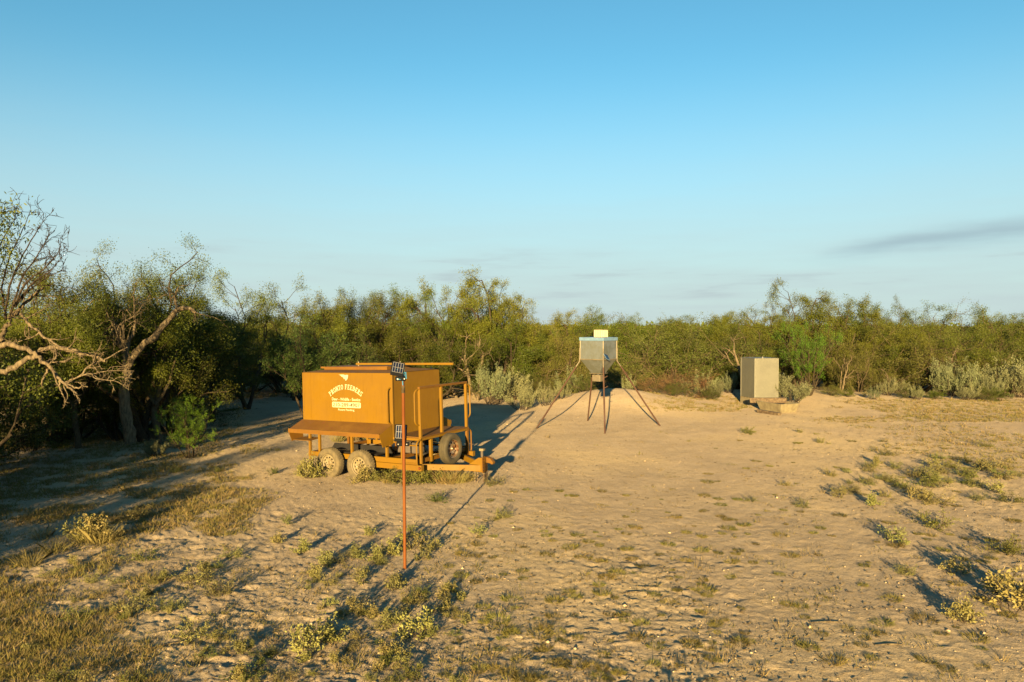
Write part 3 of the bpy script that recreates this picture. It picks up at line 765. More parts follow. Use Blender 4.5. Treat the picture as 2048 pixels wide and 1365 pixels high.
feet = {0: (1071, 857), 1: (1210, 868), 2: (1322, 852), 3: (1175, 842)}
tops = hq(HS + .02, z_mid + .36); mids = hq(HS + .02, z_mid - .06)
for k in range(4):
    fp = on_ground(*feet[k]); f_ = Vector((fp.x - hc.x, fp.y - hc.y, fp.z - .06))
    kn = Vector(mids[k]); d_ = (f_ - kn)
    up_ = MB().tube([Vector(tops[k]), kn, kn + d_ * .10], .020, 8).build('leg_socket', M['zinc_leg'], hop, True)
    MB().tube([kn + d_ * .08, f_], .026, 8).build('leg', M['rust_leg'], hop, True)
    if k == 1:
        for s_ in (.22, .36):
            q = kn + d_ * s_
            MB().tube([q, q + Vector((.06, -.02, .02)), q + Vector((.12, -.02, .06))], .012, 6).build('foot_peg', M['rust_leg'], hop)
pk = hq(HS + .05, z_mid + .1)[1]
sp_ = thing('solar_panel', 'small blue solar panel fixed to the front corner of the hopper feeder', 'solar panel', Vector(pk) + Vector((hc.x + .10, hc.y - .06, 0)))
spn = MB().box((-.075, -.012, -.12), (.075, .0, .12)); spm = spn.build('panel', M['cell'], sp_, bevel=.004); spm.rotation_euler = (R(-50), R(20), R(35))
MB().tube([(-.1, .07, -.02), (-.02, .02, -.02)], .012, 6).build('bracket', M['zinc_leg'], sp_)
MB().box((-.08, -.003, -.125), (.08, .012, .125)).build('panel_frame', M['lid_blue'], sp_).rotation_euler = (R(-50), R(20), R(35))

# ------------------------------------------------------------------ aluminium tank box, plinth, timber and concrete trough
KD = 28.6
kc = at(1509, 797, KD); kz0, kz1 = kc.z, at(1509, 718, KD).z
KA = R(12); KS = 1.05
kx, ky = Vector((math.cos(KA), math.sin(KA), 0)), Vector((-math.sin(KA), math.cos(KA), 0))
tank = thing('metal_box', 'square silver tread plate metal box on a concrete plinth beside the brush', 'box', (kc.x, kc.y, 0), 0)
def kq(x0, x1, y0, y1, z): return [kx * x + ky * y + Vector((0, 0, z)) for x, y in ((x0, y0), (x1, y0), (x1, y1), (x0, y1))]
body = MB().prism(kq(0, KS, 0, KS, 0), (0, 0, kz1 - kz0 - .004))
for i, (n_, q) in enumerate((('side_sheet', [(0, 0), (KS, 0)]), ('side_sheet', [(KS, 0), (KS, KS)]), ('side_sheet', [(KS, KS), (0, KS)]), ('side_sheet', [(0, KS), (0, 0)]))):
    L = KS; hgt = kz1 - kz0
    s = MB()
    s.box((0, 0, 0), (L, .012, hgt))
    so = s.build(n_, M['tread_plate'], tank)
    a = kx * q[0][0] + ky * q[0][1]
    so.location = a + Vector((0, 0, kz0)); so.rotation_euler = (0, 0, KA + i * R(90))
top_s = MB().prism(kq(-.01, KS + .01, -.01, KS + .01, kz1 + .001), (0, 0, .016)); top_s.build('top_sheet', M['tread_plate'], tank)
MB().tube([kx * .5 + ky * .25 + Vector((0, 0, kz1 + .01)), kx * .5 + ky * .25 + Vector((0, 0, kz1 + .07))], [.035, .025], 10).build('bung', M['white_line'], tank)
for x, y in ((0, 0), (KS, 0), (0, KS)):
    MB().bar(kx * x + ky * y + Vector((0, 0, kz0)), kx * x + ky * y + Vector((0, 0, kz1)), .028).build('corner_strip', M['tread_plate'], tank)
pln = MB().prism([p + Vector((kc.x, kc.y, 0)) for p in kq(.02, KS + .25, .05, KS + .1, -.1)], (0, 0, kz0 + .095))
tag(pln.build('plinth', M['concrete'], None, bevel=.02), 'low rough concrete plinth under the silver metal box', 'plinth')
b0, b1 = at(1500, 801, 27.9), at(1573, 801, 27.3)
bb = MB().bar(b0, b1, .17, .20)
tag(bb.build('timber', M['timber'], None, bevel=.015), 'weathered squared timber lying in front of the silver metal box', 'timber')
q0, q1, q2, q3 = at(1512, 809, 27.6), at(1562, 813, 26.3), at(1600, 811.5, 26.7), at(1556, 807, 28.1)
tr_ = thing('water_trough', 'tapered concrete water trough on the sand in front of the metal box', 'trough', (q1.x, q1.y, 0))
o_ = Vector((q1.x, q1.y, 0))
zt = .38
T0, T1, T2_, T3 = [Vector((p.x, p.y, zt)) - o_ for p in (q0, q1, q2, q3)]
cen = (T0 + T1 + T2_ + T3) / 4
def shrink(p, f, z): return Vector((cen.x + (p.x - cen.x) * f, cen.y + (p.y - cen.y) * f, z))
tb = MB(); ring_o = [T0, T1, T2_, T3]; ring_b = [shrink(p, .72, -.1) for p in ring_o]; ring_i = [shrink(p, .84, zt) for p in ring_o]; ring_ib = [shrink(p, .74, zt - .12) for p in ring_o]
for k in range(4):
    j = (k + 1) % 4
    tb.poly([ring_b[k], ring_b[j], ring_o[j], ring_o[k]]); tb.poly([ring_o[k], ring_o[j], ring_i[j], ring_i[k]]); tb.poly([ring_i[k], ring_i[j], ring_ib[j], ring_ib[k]])
tb.poly(ring_ib); tb.poly(ring_b[::-1])
tb.build('basin', M['concrete'], tr_, bevel=.015)
MB().prism([shrink(p, .70, zt - .119) for p in ring_o], (0, 0, .03)).build('silt', M['timber'], tr_)
w0, w1 = at(1516, 826, 26.9), at(1560, 832, 25.9)
tag(MB().bar(Vector((w0.x, w0.y, .07)), Vector((w1.x, w1.y, .06)), .16, .12).build('plank', M['timber'], None, bevel=.01), 'short half buried plank lying along the concrete trough', 'plank')
# leaning pole behind the trailer
lp0, lp1 = at(884, 750, 33.0), at(912, 785, 32.5)
tag(MB().tube([lp0, (lp0 + lp1) / 2 + Vector((0, 0, .03)), Vector((lp1.x + .05, lp1.y, float(ground_z(lp1.x, lp1.y)) - .03))], [.06, .065, .07], 8).build('pole', M['deadwood'], None, True), 'grey weathered pole leaning behind the trailer end', 'pole')
# ------------------------------------------------------------------ plants
def leaf_quads(c, d, length, width, rng, curl=0.0):
    """one small folded leaf (a rhombus) per centre"""
    n = len(c)
    d = d / np.maximum(np.linalg.norm(d, axis=1, keepdims=True), 1e-6)
    r = rng.normal(size=(n, 3)); s = np.cross(d, r); s /= np.maximum(np.linalg.norm(s, axis=1, keepdims=True), 1e-6)
    length = np.broadcast_to(length, (n,))[:, None] * rng.uniform(.65, 1.3, (n, 1)); width = np.broadcast_to(width, (n,))[:, None] * rng.uniform(.7, 1.25, (n, 1))
    v = np.stack([c, c + d * length * .45 + s * width * .5, c + d * length, c + d * length * .5 - s * width * .5], 1).reshape(-1, 3)
    f = np.arange(n * 4).reshape(-1, 4)
    return v, f
def tubes_np(branches, nside):
    """branches: list of (points (k,3), radii (k,)) -> verts, quads"""
    V, Q, off = [], [], 0
    for pts, rad in branches:
        k = len(pts)
        t = np.gradient(pts, axis=0); t /= np.maximum(np.linalg.norm(t, axis=1, keepdims=True), 1e-9)
        ref = np.array([0.31, 0.95, 0.05]) if abs(t[0, 2]) > .7 else np.array([0.05, 0.1, 1.0])
        s = np.cross(t, ref); s /= np.maximum(np.linalg.norm(s, axis=1, keepdims=True), 1e-9); w = np.cross(t, s)
        a = np.linspace(0, 2 * np.pi, nside, endpoint=False)
        ring = pts[:, None, :] + (s[:, None, :] * np.cos(a)[None, :, None] + w[:, None, :] * np.sin(a)[None, :, None]) * rad[:, None, None]
        V.append(ring.reshape(-1, 3))
        i = np.arange(k - 1)[:, None] * nside; j = np.arange(nside)[None, :]; j2 = (j + 1) % nside
        Q.append(np.stack([i + j, i + j2, i + nside + j2, i + nside + j], -1).reshape(-1, 4) + off)
        off += k * nside
    return np.concatenate(V), np.concatenate(Q)
def unit(v): return v / max(np.linalg.norm(v), 1e-9)
class Plant:
    """grows stems, limbs and twigs recursively; leaves sit on the last twigs"""
    def __init__(self, seed, H, stems, tilt, ratio, nchild, angle, wander, trop, r0, leaf, first=.45, stem_start=.15, stem_len=(.45, .6), base_r=.05, child_t=(.35, 1.0), bare=0.0):
        self.rng = np.random.default_rng(seed); self.H = H; self.br = {}; self.lc, self.ld = [], []
        self.ratio, self.nchild, self.angle, self.wander, self.trop, self.leaf, self.child_t, self.bare = ratio, nchild, angle, wander, trop, leaf, child_t, bare
        rg = self.rng
        for s in range(stems):
            a = rg.uniform(0, 6.283) if stems < 3 else 6.283 * (s + rg.uniform(-.3, .3)) / stems
            tl = math.radians(rg.uniform(*tilt))
            d = np.array([math.cos(a) * math.sin(tl), math.sin(a) * math.sin(tl), math.cos(tl)])
            p = np.array([math.cos(a), math.sin(a), 0]) * base_r * rg.uniform(.2, 1); p[2] = -.06
            self.grow(p, d, H * rg.uniform(*stem_len), r0 * rg.uniform(.75, 1.15), 0)
    def grow(self, p, d, L, r, lev):
        rg = self.rng; last = lev == len(self.nchild)
        n = 6 if lev == 0 else (5 if lev == 1 else 4)
        pts = [p]; dirs = [d]
        for i in range(n):
            d = unit(d + rg.normal(size=3) * self.wander[min(lev, len(self.wander) - 1)] + np.array([0, 0, 1]) * self.trop[min(lev, len(self.trop) - 1)])
            p = p + d * L / n; pts.append(p); dirs.append(d)
        pts = np.array(pts); end = .55 if not last else .3
        rad = np.linspace(r, r * end, n + 1)
        if lev == 0: rad[0] *= 1.35
        self.br.setdefault(min(lev, 3), []).append((pts, rad))
        if last:
            m, sig, hang, along = self.leaf
            if rg.random() < self.bare: return
            k = max(1, int(m * rg.uniform(.55, 1.4)))
            t = rg.uniform(0.1, 1.05, k) * n; i = np.clip(t.astype(int), 0, n - 1); f = (t - i)[:, None]
            c = pts[i] * (1 - f) + pts[np.minimum(i + 1, n)] * f + rg.normal(size=(k, 3)) * sig * np.array([1, 1, .8])
            dd = np.array(dirs)[i] * along + rg.normal(size=(k, 3)) * .6 + np.array([0, 0, -hang])
            self.lc.append(c); self.ld.append(dd)
            return
        nc = self.nchild[lev]
        for c in range(nc):
            t = (self.child_t[0] if lev == 0 else max(self.child_t[0], .56 if lev == 1 else .5)) * (1 - (c + rg.uniform(0, .9)) / nc) + self.child_t[1] * (c + rg.uniform(0, .9)) / nc
            t = min(t, .999); i = int(t * n); f = t * n - i
            q = pts[i] * (1 - f) + pts[min(i + 1, n)] * f
            pd = unit(np.cross(dirs[i], rg.normal(size=3)))
            an = math.radians(rg.uniform(*self.angle[min(lev, len(self.angle) - 1)]))
            cd = dirs[i] * math.cos(an) + pd * math.sin(an)
            self.grow(q, unit(cd), L * self.ratio[min(lev, len(self.ratio) - 1)] * rg.uniform(.65, 1.2), max(r * .52 * (1 - .25 * t), .0035), lev + 1)
    def meshes(self, name, wood, leaf_mat, llen, lwid, sides=(7, 5, 4, 3)):
        V, Q, off = [], [], 0
        for lev, b in self.br.items():
            v, q = tubes_np(b, sides[lev]); V.append(v); Q.append(q + off); off += len(v)
        wm = fast_mesh(name + '_wood', np.concatenate(V), np.concatenate(Q), wood, True)
        lm = None
        if self.lc:
            c, d = np.concatenate(self.lc), np.concatenate(self.ld)
            c[:, 2] = np.maximum(c[:, 2], .03)
            v, f = leaf_quads(c, d, llen, lwid, self.rng)
            lm = fast_mesh(name + '_leaves', v, f, leaf_mat)
            hi = float(np.quantile(c[:, 2], .996))
        else:
            c = np.concatenate([b[0] for l in self.br.values() for b in l]); hi = float(c[:, 2].max())
        top = c[c[:, 2] > .72 * hi]
        return wm, lm, hi, top[:, :2].mean(0)
KINDS = {}
def kind(key, builder, n, wood, leaf_mat, llen, lwid, wood_name='trunk', leaf_name='crown'):
    KINDS[key] = [(*builder(i).meshes(key, wood, leaf_mat, llen, lwid), wood_name, leaf_name) for i in range(n)]
kind('mesquite', lambda i: Plant(100 + i, 5, [3, 2, 4, 3, 2, 3][i], (10, 34), (.62, .60, .42), (5, 4, 4), ((25, 60), (25, 65), (25, 75)), (.16, .22, .26), (.05, .10, .02), .10, (150, .11, .45, .4), stem_len=(.48, .62)), 4, M['bark'], M['mesquite'], .064, .021)
kind('nearmesquite', lambda i: Plant(100 + (0, 3, 4)[i], 5, (3, 3, 2)[i], (10, 34), (.62, .60, .42), (5, 4, 4), ((25, 60), (25, 65), (25, 75)), (.16, .22, .26), (.05, .10, .02), .10, (270, .11, .45, .4), stem_len=(.48, .62)), 3, M['bark'], M['mesquite'], .046, .0165)
kind('neardense', lambda i: Plant(200 + i, 3.2, [9, 11][i], (8, 62), (.55, .42, .4), (5, 5), ((25, 70), (25, 75)), (.14, .22, .28), (.06, .08), .045, (180, .115, .05, .3), stem_len=(.5, .85), base_r=.4, child_t=(.18, 1.0)), 2, M['bark'], M['dense'], .040, .020)
kind('wispy', lambda i: Plant(140 + i, 5, [2, 3, 2][i], (8, 28), (.60, .56, .40), (5, 4, 4), ((20, 50), (25, 60), (25, 65)), (.15, .22, .26), (.08, .12, .05), .075, (95, .095, .5, .4), stem_len=(.5, .65), child_t=(.45, 1.0)), 3, M['bark'], M['mesquite'], .062, .020)
kind('dense', lambda i: Plant(200 + i, 3.2, [9, 11, 8, 10][i], (8, 62), (.55, .42, .4), (5, 5), ((25, 70), (25, 75)), (.14, .22, .28), (.06, .08), .045, (140, .115, .05, .3), stem_len=(.5, .85), base_r=.4, child_t=(.18, 1.0)), 3, M['bark'], M['dense'], .050, .024)
kind('olive', lambda i: Plant(240 + i, 2.6, [12, 14, 11, 13][i], (6, 66), (.58, .45, .45), (6, 5), ((25, 70), (25, 75)), (.2, .28, .32), (.05, .06), .030, (60, .085, .0, .4), stem_len=(.5, .85), base_r=.45, child_t=(.2, 1.0), bare=.10), 3, M['bark_pale'], M['olive'], .05, .019)
kind('sage', lambda i: Plant(280 + i, 1.3, [16, 13, 18][i], (4, 52), (.55, .5), (5,), ((12, 42),), (.10, .14), (.10, .28), .014, (95, .030, -.5, .8), stem_len=(.42, .66), base_r=.28, child_t=(.30, 1.0)), 3, M['twig'], M['sage'], .042, .018, 'stem', 'foliage')
kind('bright', lambda i: Plant(310 + i, 3.4, 9, (4, 34), (.40, .42), (9, 6), ((30, 62), (25, 60)), (.08, .14, .2), (.08, .16, .1), .035, (34, .045, -.1, .9), stem_len=(.7, .95), base_r=.25, child_t=(.15, .98)), 2, M['bark'], M['bright'], .07, .018, 'stem', 'foliage')
kind('willow', lambda i: Plant(330 + i, 3.3, 8, (6, 36), (.46, .45), (8, 7), ((22, 52), (20, 55)), (.09, .14, .18), (.10, .14, .06), .05, (46, .06, .1, .9), stem_len=(.62, .86), base_r=.25, child_t=(.28, 1.0)), 2, M['bark'], M['willow'], .085, .017, 'stem', 'foliage')
kind('redbush', lambda i: Plant(350 + i, 1.2, 16, (10, 70), (.55, .5), (6, 4), ((25, 70), (25, 70)), (.2, .3), (.05, .05), .014, (14, .05, 0, .5), stem_len=(.5, .85), base_r=.4), 1, M['bark_pale'], M['redtwig'], .04, .018, 'stem', 'foliage')
kind('snag', lambda i: Plant(370 + i, 2.8, [2, 3][i], (8, 34), (.55, .5), (4, 3), ((25, 60), (30, 70)), (.2, .28, .3), (.03, .02), .075, (0, .01, 0, 1), stem_len=(.6, .85), bare=1.0), 2, M['deadwood'], None, .1, .1, 'trunk', 'crown')
kind('weed', lambda i: Plant(400 + i, .34, [7, 9, 6][i], (8, 60), (.5, .5), (4,), ((20, 60),), (.12, .2), (.1, .1), .0045, (22, .018, .25, .6), stem_len=(.55, .85), base_r=.03, child_t=(.3, 1.0)), 3, M['twig'], M['weed'], .032, .016, 'stem', 'foliage')
kind('greenweed', lambda i: Plant(420 + i, .40, [8, 11][i], (8, 66), (.5, .5), (5,), ((20, 65),), (.14, .2), (.08, .1), .0045, (18, .026, .1, .6), stem_len=(.5, .85), base_r=.06, child_t=(.2, 1.0)), 2, M['twig'], M['weedgreen'], .034, .017, 'stem', 'foliage')
kind('mat', lambda i: Plant(440 + i, .22, [14, 16][i], (30, 82), (.5, .5), (5,), ((25, 70),), (.14, .2), (.04, .08), .004, (15, .020, .0, .5), stem_len=(1.0, 1.9), base_r=.08, child_t=(.15, 1.0)), 2, M['twig'], M['weed'], .032, .016, 'stem', 'foliage')

def plant(key, loc, H, label, cat, group=None, name=None, var=None, rot=None, wid=1.0, rng=random.Random(7), tilt=0.0):
    vs = KINDS[key]; wm, lm, hi, cen_, wn, ln = vs[(var if var is not None else rng.randrange(len(vs))) % len(vs)]
    s = H / hi
    o = thing(name or cat.replace(' ', '_'), label, cat, loc, rot if rot is not None else rng.uniform(0, 6.28), group)
    o.scale = (s * wid, s * wid, s)
    if key in ('mesquite', 'nearmesquite', 'neardense', 'wispy', 'snag', 'dense', 'olive', 'willow', 'bright'):            # the crown, not the foot, stands where it is seen
        a_ = o.rotation_euler[2]; ox, oy = cen_ * s * wid
        o.location.x -= ox * math.cos(a_) - oy * math.sin(a_); o.location.y -= ox * math.sin(a_) + oy * math.cos(a_)
    if tilt: o.rotation_euler[0] = tilt
    link_mesh(wn, wm, o)
    if lm: link_mesh(ln, lm, o)
    return o

# ---- thicket: the trees one can tell apart, (photo column, top row, metres away, kind, width, label)
def tree_at(px, top, d, key, label, cat='tree', wid=1.0, group=None, var=None, rot=None, dz=0.0):
    if d < 25 and key in ('mesquite', 'dense'): key = 'near' + key
    b = under(px, d)
    return plant(key, b + Vector((0, 0, dz)), height_to(top, d, b.z), label, cat, group, None, var, rot, wid)
TREES = [
 (112, 545, 19.5, 'mesquite', 'wispy green mesquite behind the dead limbs at the far left', .8, 1),
 (152, 530, 21.0, 'wispy', 'narrow mesquite with two thin feathery spires left of the broad pair', .9, 0),
 (236, 513, 20.0, 'mesquite', 'olive mesquite with a round top above the pale upright snags', .85, 0),
 (335, 490, 20.6, 'mesquite', 'tallest feathery mesquite on the left side of the clearing', .95, 3),
 (300, 540, 22.5, 'mesquite', 'dull green mesquite filling in behind the tallest left tree', .9, 4),
 (420, 575, 24.5, 'mesquite', 'shadowed mesquite at the corner of the shaded clearing', .9, 2),
 (488, 548, 28.0, 'wispy', 'thin see-through mesquite rising over the brush left of the trailer', 1.0, 1),
 (572, 556, 31.0, 'wispy', 'open umbrella shaped mesquite with visible dark branches', 1.2, 2),
 (655, 590, 33.0, 'mesquite', 'yellow green mesquite above the left end of the trailer', .9, 5),
 (700, 583, 36.0, 'mesquite', 'feathery mesquite in the second row behind the trailer', .9, 0),
 (772, 588, 36.0, 'mesquite', 'round topped mesquite behind the trailer roof', .9, 1),
 (832, 573, 37.0, 'wispy', 'slender mesquite with a loose tuft of leaves at its top', 1.0, 0),
 (925, 548, 36.0, 'mesquite', 'tallest mesquite of the middle thicket with two dark crowns', .85, 3),
 (985, 563, 37.0, 'mesquite', 'dark green mesquite leaning out right of the tallest middle tree', .75, 4),
 (1062, 622, 37.0, 'mesquite', 'low green mesquite right of the pale forked snag', .9, 2),
 (1130, 622, 40.0, 'mesquite', 'dull olive mesquite above the grey sage bank', .9, 5),
 (1190, 613, 42.0, 'wispy', 'thin topped mesquite straight behind the hopper feeder', 1.2, 1),
 (1265, 634, 44.0, 'mesquite', 'even topped green mesquite beyond the round twiggy bush', 1.0, 0),
 (1365, 636, 46.0, 'mesquite', 'far green mesquite showing over the brush right of the hopper', 1.0, 4),
 (1448, 628, 40.0, 'mesquite', 'rounded olive mesquite above the bleached branches', .9, 1),
 (1585, 564, 38.0, 'wispy', 'tall open mesquite with bare twigs on its left side', 1.1, 1),
 (1535, 600, 39.0, 'wispy', 'half bare twiggy mesquite above the silver metal box', .9, 2),
 (1665, 584, 39.0, 'mesquite', 'mesquite with two small crowns right of the tall open tree', .8, 3),
 (1712, 596, 40.0, 'wispy', 'leafy grey green mesquite crown leaning to the right', .9, 0),
 (1790, 600, 41.0, 'mesquite', 'small crowned mesquite standing over the right thicket', .75, 2),
 (1905, 606, 42.0, 'wispy', 'grey green mesquite with bare twigs spreading past its leaves', 1.1, 0),
 (1975, 628, 44.0, 'mesquite', 'low rounded mesquite near the right end of the thicket', .9, 5),
 (2035, 640, 46.0, 'mesquite', 'last low mesquite at the right edge', .9, 1),
]
for px, top, d, key, lab, wd, var in TREES:
    tree_at(px, top, d, key, lab, 'tree', wd, 'mesquite trees of the thicket', var)
SHRUBS = [
 (30, 700, 19.5, 'dense', 'dark shrub under the dead limbs at the left edge', 1.1), (95, 690, 22, 'dense', 'shadowed shrub between the two leftmost trunks', 1.1),
 (205, 705, 20.8, 'dense', 'shaded evergreen shrub behind the pale left trunk', 1.0), (300, 690, 20.3, 'dense', 'dense evergreen shrub around the twin trunks', .95),
 (365, 660, 21.5, 'dense', 'big dark evergreen bush right of the twin trunks', .85), (440, 640, 26, 'dense', 'evergreen bush closing the left side of the clearing', .9),
 (520, 640, 35, 'dense', 'dark bush at the back of the shaded clearing', 1.0), (450, 655, 31, 'olive', 'olive twiggy bush in the back left corner of the clearing', 1.0),
 (585, 600, 36, 'olive', 'bush with pale curling twigs behind the willowy shrub', 1.0), (690, 640, 34, 'dense', 'yellow green bush over the trailer roof', 1.0),
 (760, 630, 33, 'dense', 'bright green rounded bush behind the upper solar panel', 1.0), (850, 640, 34, 'dense', 'dark green bush between trailer and tallest middle tree', 1.0),
 (905, 640, 33, 'dense', 'lush green bush left of the pale forked snag', 1.0), (1010, 640, 35, 'dense', 'green bush right of the pale forked snag', 1.0),
 (1100, 650, 36, 'olive', 'olive bush above the grey sage bank', 1.0), (1165, 640, 37, 'dense', 'green bush left of the hopper feeder', .9), (1150, 680, 35, 'olive', 'low olive bush behind the left hopper leg', .9),
 (1325, 640, 35.5, 'olive', 'large round twiggy olive bush right of the hopper feeder', 1.25), (1270, 690, 34.5, 'olive', 'low olive bush behind the right hopper leg', .9),
 (1400, 665, 36, 'olive', 'brown olive bush behind the bleached branches', 1.1), (1480, 650, 37, 'dense', 'dark green bush behind the silver metal box', 1.0), (1555, 640, 37, 'dense', 'dark bush between the metal box and the bright green shrub', .9),
 (1530, 700, 34, 'dense', 'shaded green bush close behind the metal box', .8), (1720, 690, 33.5, 'olive', 'rounded grey brown twiggy bush right of the bright green shrub', 1.1),
 (1690, 640, 37, 'olive', 'olive bush under the mesquite with two small crowns', 1.0), (1790, 660, 37, 'olive', 'broad olive bush in the right thicket with pale stems', 1.2), (1850, 650, 36, 'olive', 'twiggy olive bush with fanned pale branches in the right thicket', 1.1),
 (1930, 655, 36, 'dense', 'dark green bush near the right end of the thicket', 1.0), (2000, 660, 36, 'dense', 'green bush behind the tall right sage', 1.0), (2048, 655, 35, 'olive', 'olive bush cut by the right edge', 1.0),
 (1380, 735, 32.0, 'redbush', 'low reddish brown twiggy bush right of the sand mound', 1.3), (1310, 745, 31.5, 'redbush', 'rusty brown low bush beside the right hopper leg', 1.1),
]
for px, top, d, key, lab, wd in SHRUBS:
    tree_at(px, top, d, key, lab, 'shrub', wd, 'shrubs of the thicket')
tree_at(622, 640, 24.0, 'willow', 'soft willowy green shrub at the left end of the trailer', 'shrub', 1.0, None, 0, 1.0)
tree_at(700, 668, 25.5, 'willow', 'lower willowy green shrub just behind the trailer', 'shrub', 1.1, None, 1, 2.0)
tree_at(1612, 645, 31.5, 'bright', 'bright lime green feathery shrub right of the metal box', 'shrub', .80, None, 0, .3)
tree_at(372, 795, 17.6, 'bright', 'small yellow green bush at the foot of the left trees', 'shrub', 1.0, None, 1, .3)
SAGE = [(985, 728, 31), (1022, 724, 32), (1060, 738, 31), (1092, 765, 29.5), (1122, 752, 30), (1045, 770, 29), (1140, 735, 33), (1225, 752, 33), (1255, 748, 33.5), (1408, 742, 31.5), (1435, 750, 32), (1460, 745, 32.5), (1470, 765, 31),
        (1580, 738, 29.6), (1605, 765, 30.5), (1748, 770, 31), (1775, 745, 32), (1800, 735, 33), (1835, 772, 31), (1868, 765, 31), (1895, 718, 33.5), (1925, 728, 33), (1905, 785, 30.5), (1950, 760, 31.5), (1985, 755, 31.5), (2012, 705, 33.5), (2045, 735, 32.5), (2025, 765, 31), (1730, 775, 31.5), (1935, 775, 30.5)]
SAGE_LAB = {0: 'grey green sage bush right of the trailer railing', 3: 'low blue grey sage bush in shade left of the hopper feeder', 4: 'pale sage bush behind the left hopper leg', 9: 'silvery sage bush beside the dry grass right of the mound', 13: 'full silvery sage bush right of the metal box', 20: 'tall pale sage bush left of the right edge', 25: 'tallest silvery sage bush near the right edge'}
for i, (px, top, d) in enumerate(SAGE):
    lab = SAGE_LAB.get(i, 'pale silvery sage bush in the bank at the foot of the middle thicket' if px < 1500 else 'pale silvery sage bush in the row along the foot of the right thicket')
    tree_at(px, top + (12 if i % 3 == 1 else (22 if i % 5 == 2 else 0)), d + (i * 7 % 5) * .35 - .7, 'sage', lab, 'sage bush', (.85, 1.15, 1.0, .7)[i % 4], 'sage bushes along the thicket')
for px, top, d, key, lab in ((1075, 745, 32.5, 'olive', 'low olive bush among the grey sage left of the hopper'), (1160, 742, 32, 'olive', 'low yellowish bush behind the left hopper leg'), (1290, 752, 31.8, 'olive', 'low yellowish bush beside the sand mound'), (1350, 758, 31.0, 'olive', 'low tangled bush right of the sand mound'), (1425, 772, 30.6, 'olive', 'low dry bush left of the metal box'), (1660, 765, 31.5, 'olive', 'low dark bush under the bright green shrub'), (1815, 768, 31.2, 'olive', 'low brown bush in the right sage row'), (1880, 775, 31.0, 'dense', 'small green bush in the right sage row'), (1965, 770, 31.0, 'olive', 'low olive bush between the right sage bushes'), (1700, 775, 31.0, 'dense', 'small dark bush at the foot of the right thicket'), (2000, 775, 30.6, 'dense', 'small green bush near the right end of the sage row')):
    tree_at(px, top, d, key, lab, 'shrub', 1.25, 'shrubs of the thicket')
for px, top, d, lab in ((35, 838, 19.2, 'small grey sage bush in shade at the left edge'), (62, 850, 18.6, 'pale grey sage bush in shade near the left edge'), (310, 878, 17.9, 'low bleached grey bush at the foot of the twin trunks')):
    tree_at(px, top, d, 'sage', lab, 'sage bush', 1.1, 'sage bushes along the thicket')
# bleached snags
for px, top, d, var, rot, wd, lab in ((945, 660, 31.5, 0, .6, 1.0, 'pale forked dead snag right of the trailer'), (1460, 668, 33, 1, 1.2, 1.0, 'bleached bare branches left of the metal box'), (1690, 705, 32.5, 0, 2.4, .9, 'broken reddish dead trunk right of the bright green shrub'), (1905, 690, 34, 1, .2, .6, 'thin pale snag in the right thicket'), (1770, 735, 32, 1, 2.0, .8, 'small bleached snag in the right twiggy bush')):
    o = tree_at(px, top, d, 'snag', lab, 'dead tree', wd, None, var, rot)
# the thicket behind, row upon row: nothing tells these apart
rg = np.random.default_rng(11); rr = random.Random(11)
for d0, n, lo, hi in ((39, 34, 3.0, 3.9), (45, 36, 3.1, 4.0), (53, 38, 3.1, 4.0), (63, 34, 3.2, 4.1)):
    for i in range(n):
        px = -60 + 2170 * (i + rg.uniform(0, .9)) / n; d = d0 + rg.uniform(-2.5, 2.5)
        if px < 470: d -= 9 if d0 < 50 else 5
        key = rr.choice(['mesquite', 'mesquite', 'dense', 'olive', 'wispy'] if px < 1100 else ['mesquite', 'dense', 'olive', 'olive'])
        Hh = rg.uniform(lo, hi) * (1.12 if px < 1000 else 1.0) * (.72 + .5 * float(fbm(np.array(px / 130.0), np.array(d / 9.0), 2, 5)))
        b = under(px, d)
        plant(key, b, Hh, 'olive green brush tree deep in the thicket behind the front row', 'tree', 'brush deep in the thicket', None, None, None, 1.15, rr)
# trees left of the picture that shade its left side
for x, y, Hh in ((-8.8, 6.0, 2.7), (-10.5, 6.5, 2.9), (-9.6, 4.4, 2.5), (-11.6, 8.6, 3.2), (-12.2, 10.6, 3.6), (-11.2, 12.4, 3.4), (-13.2, 13.6, 3.7), (-14.6, 16.0, 3.7), (-12.4, 15.4, 3.4)):
    plant('dense', foot(x, y), Hh, 'evergreen shrub just left of the picture', 'shrub', 'shrubs outside the picture', None, None, None, .95, rr)
for x, y, Hh in ((-18.5, 17.0, 5.0), (-19.5, 22.0, 5.5), (-16.8, 21.0, 5.3)):
    plant('mesquite', foot(x, y), Hh, 'mesquite of the wood left of the picture', 'tree', 'mesquites outside the picture', None, None, None, 1.15, rr)

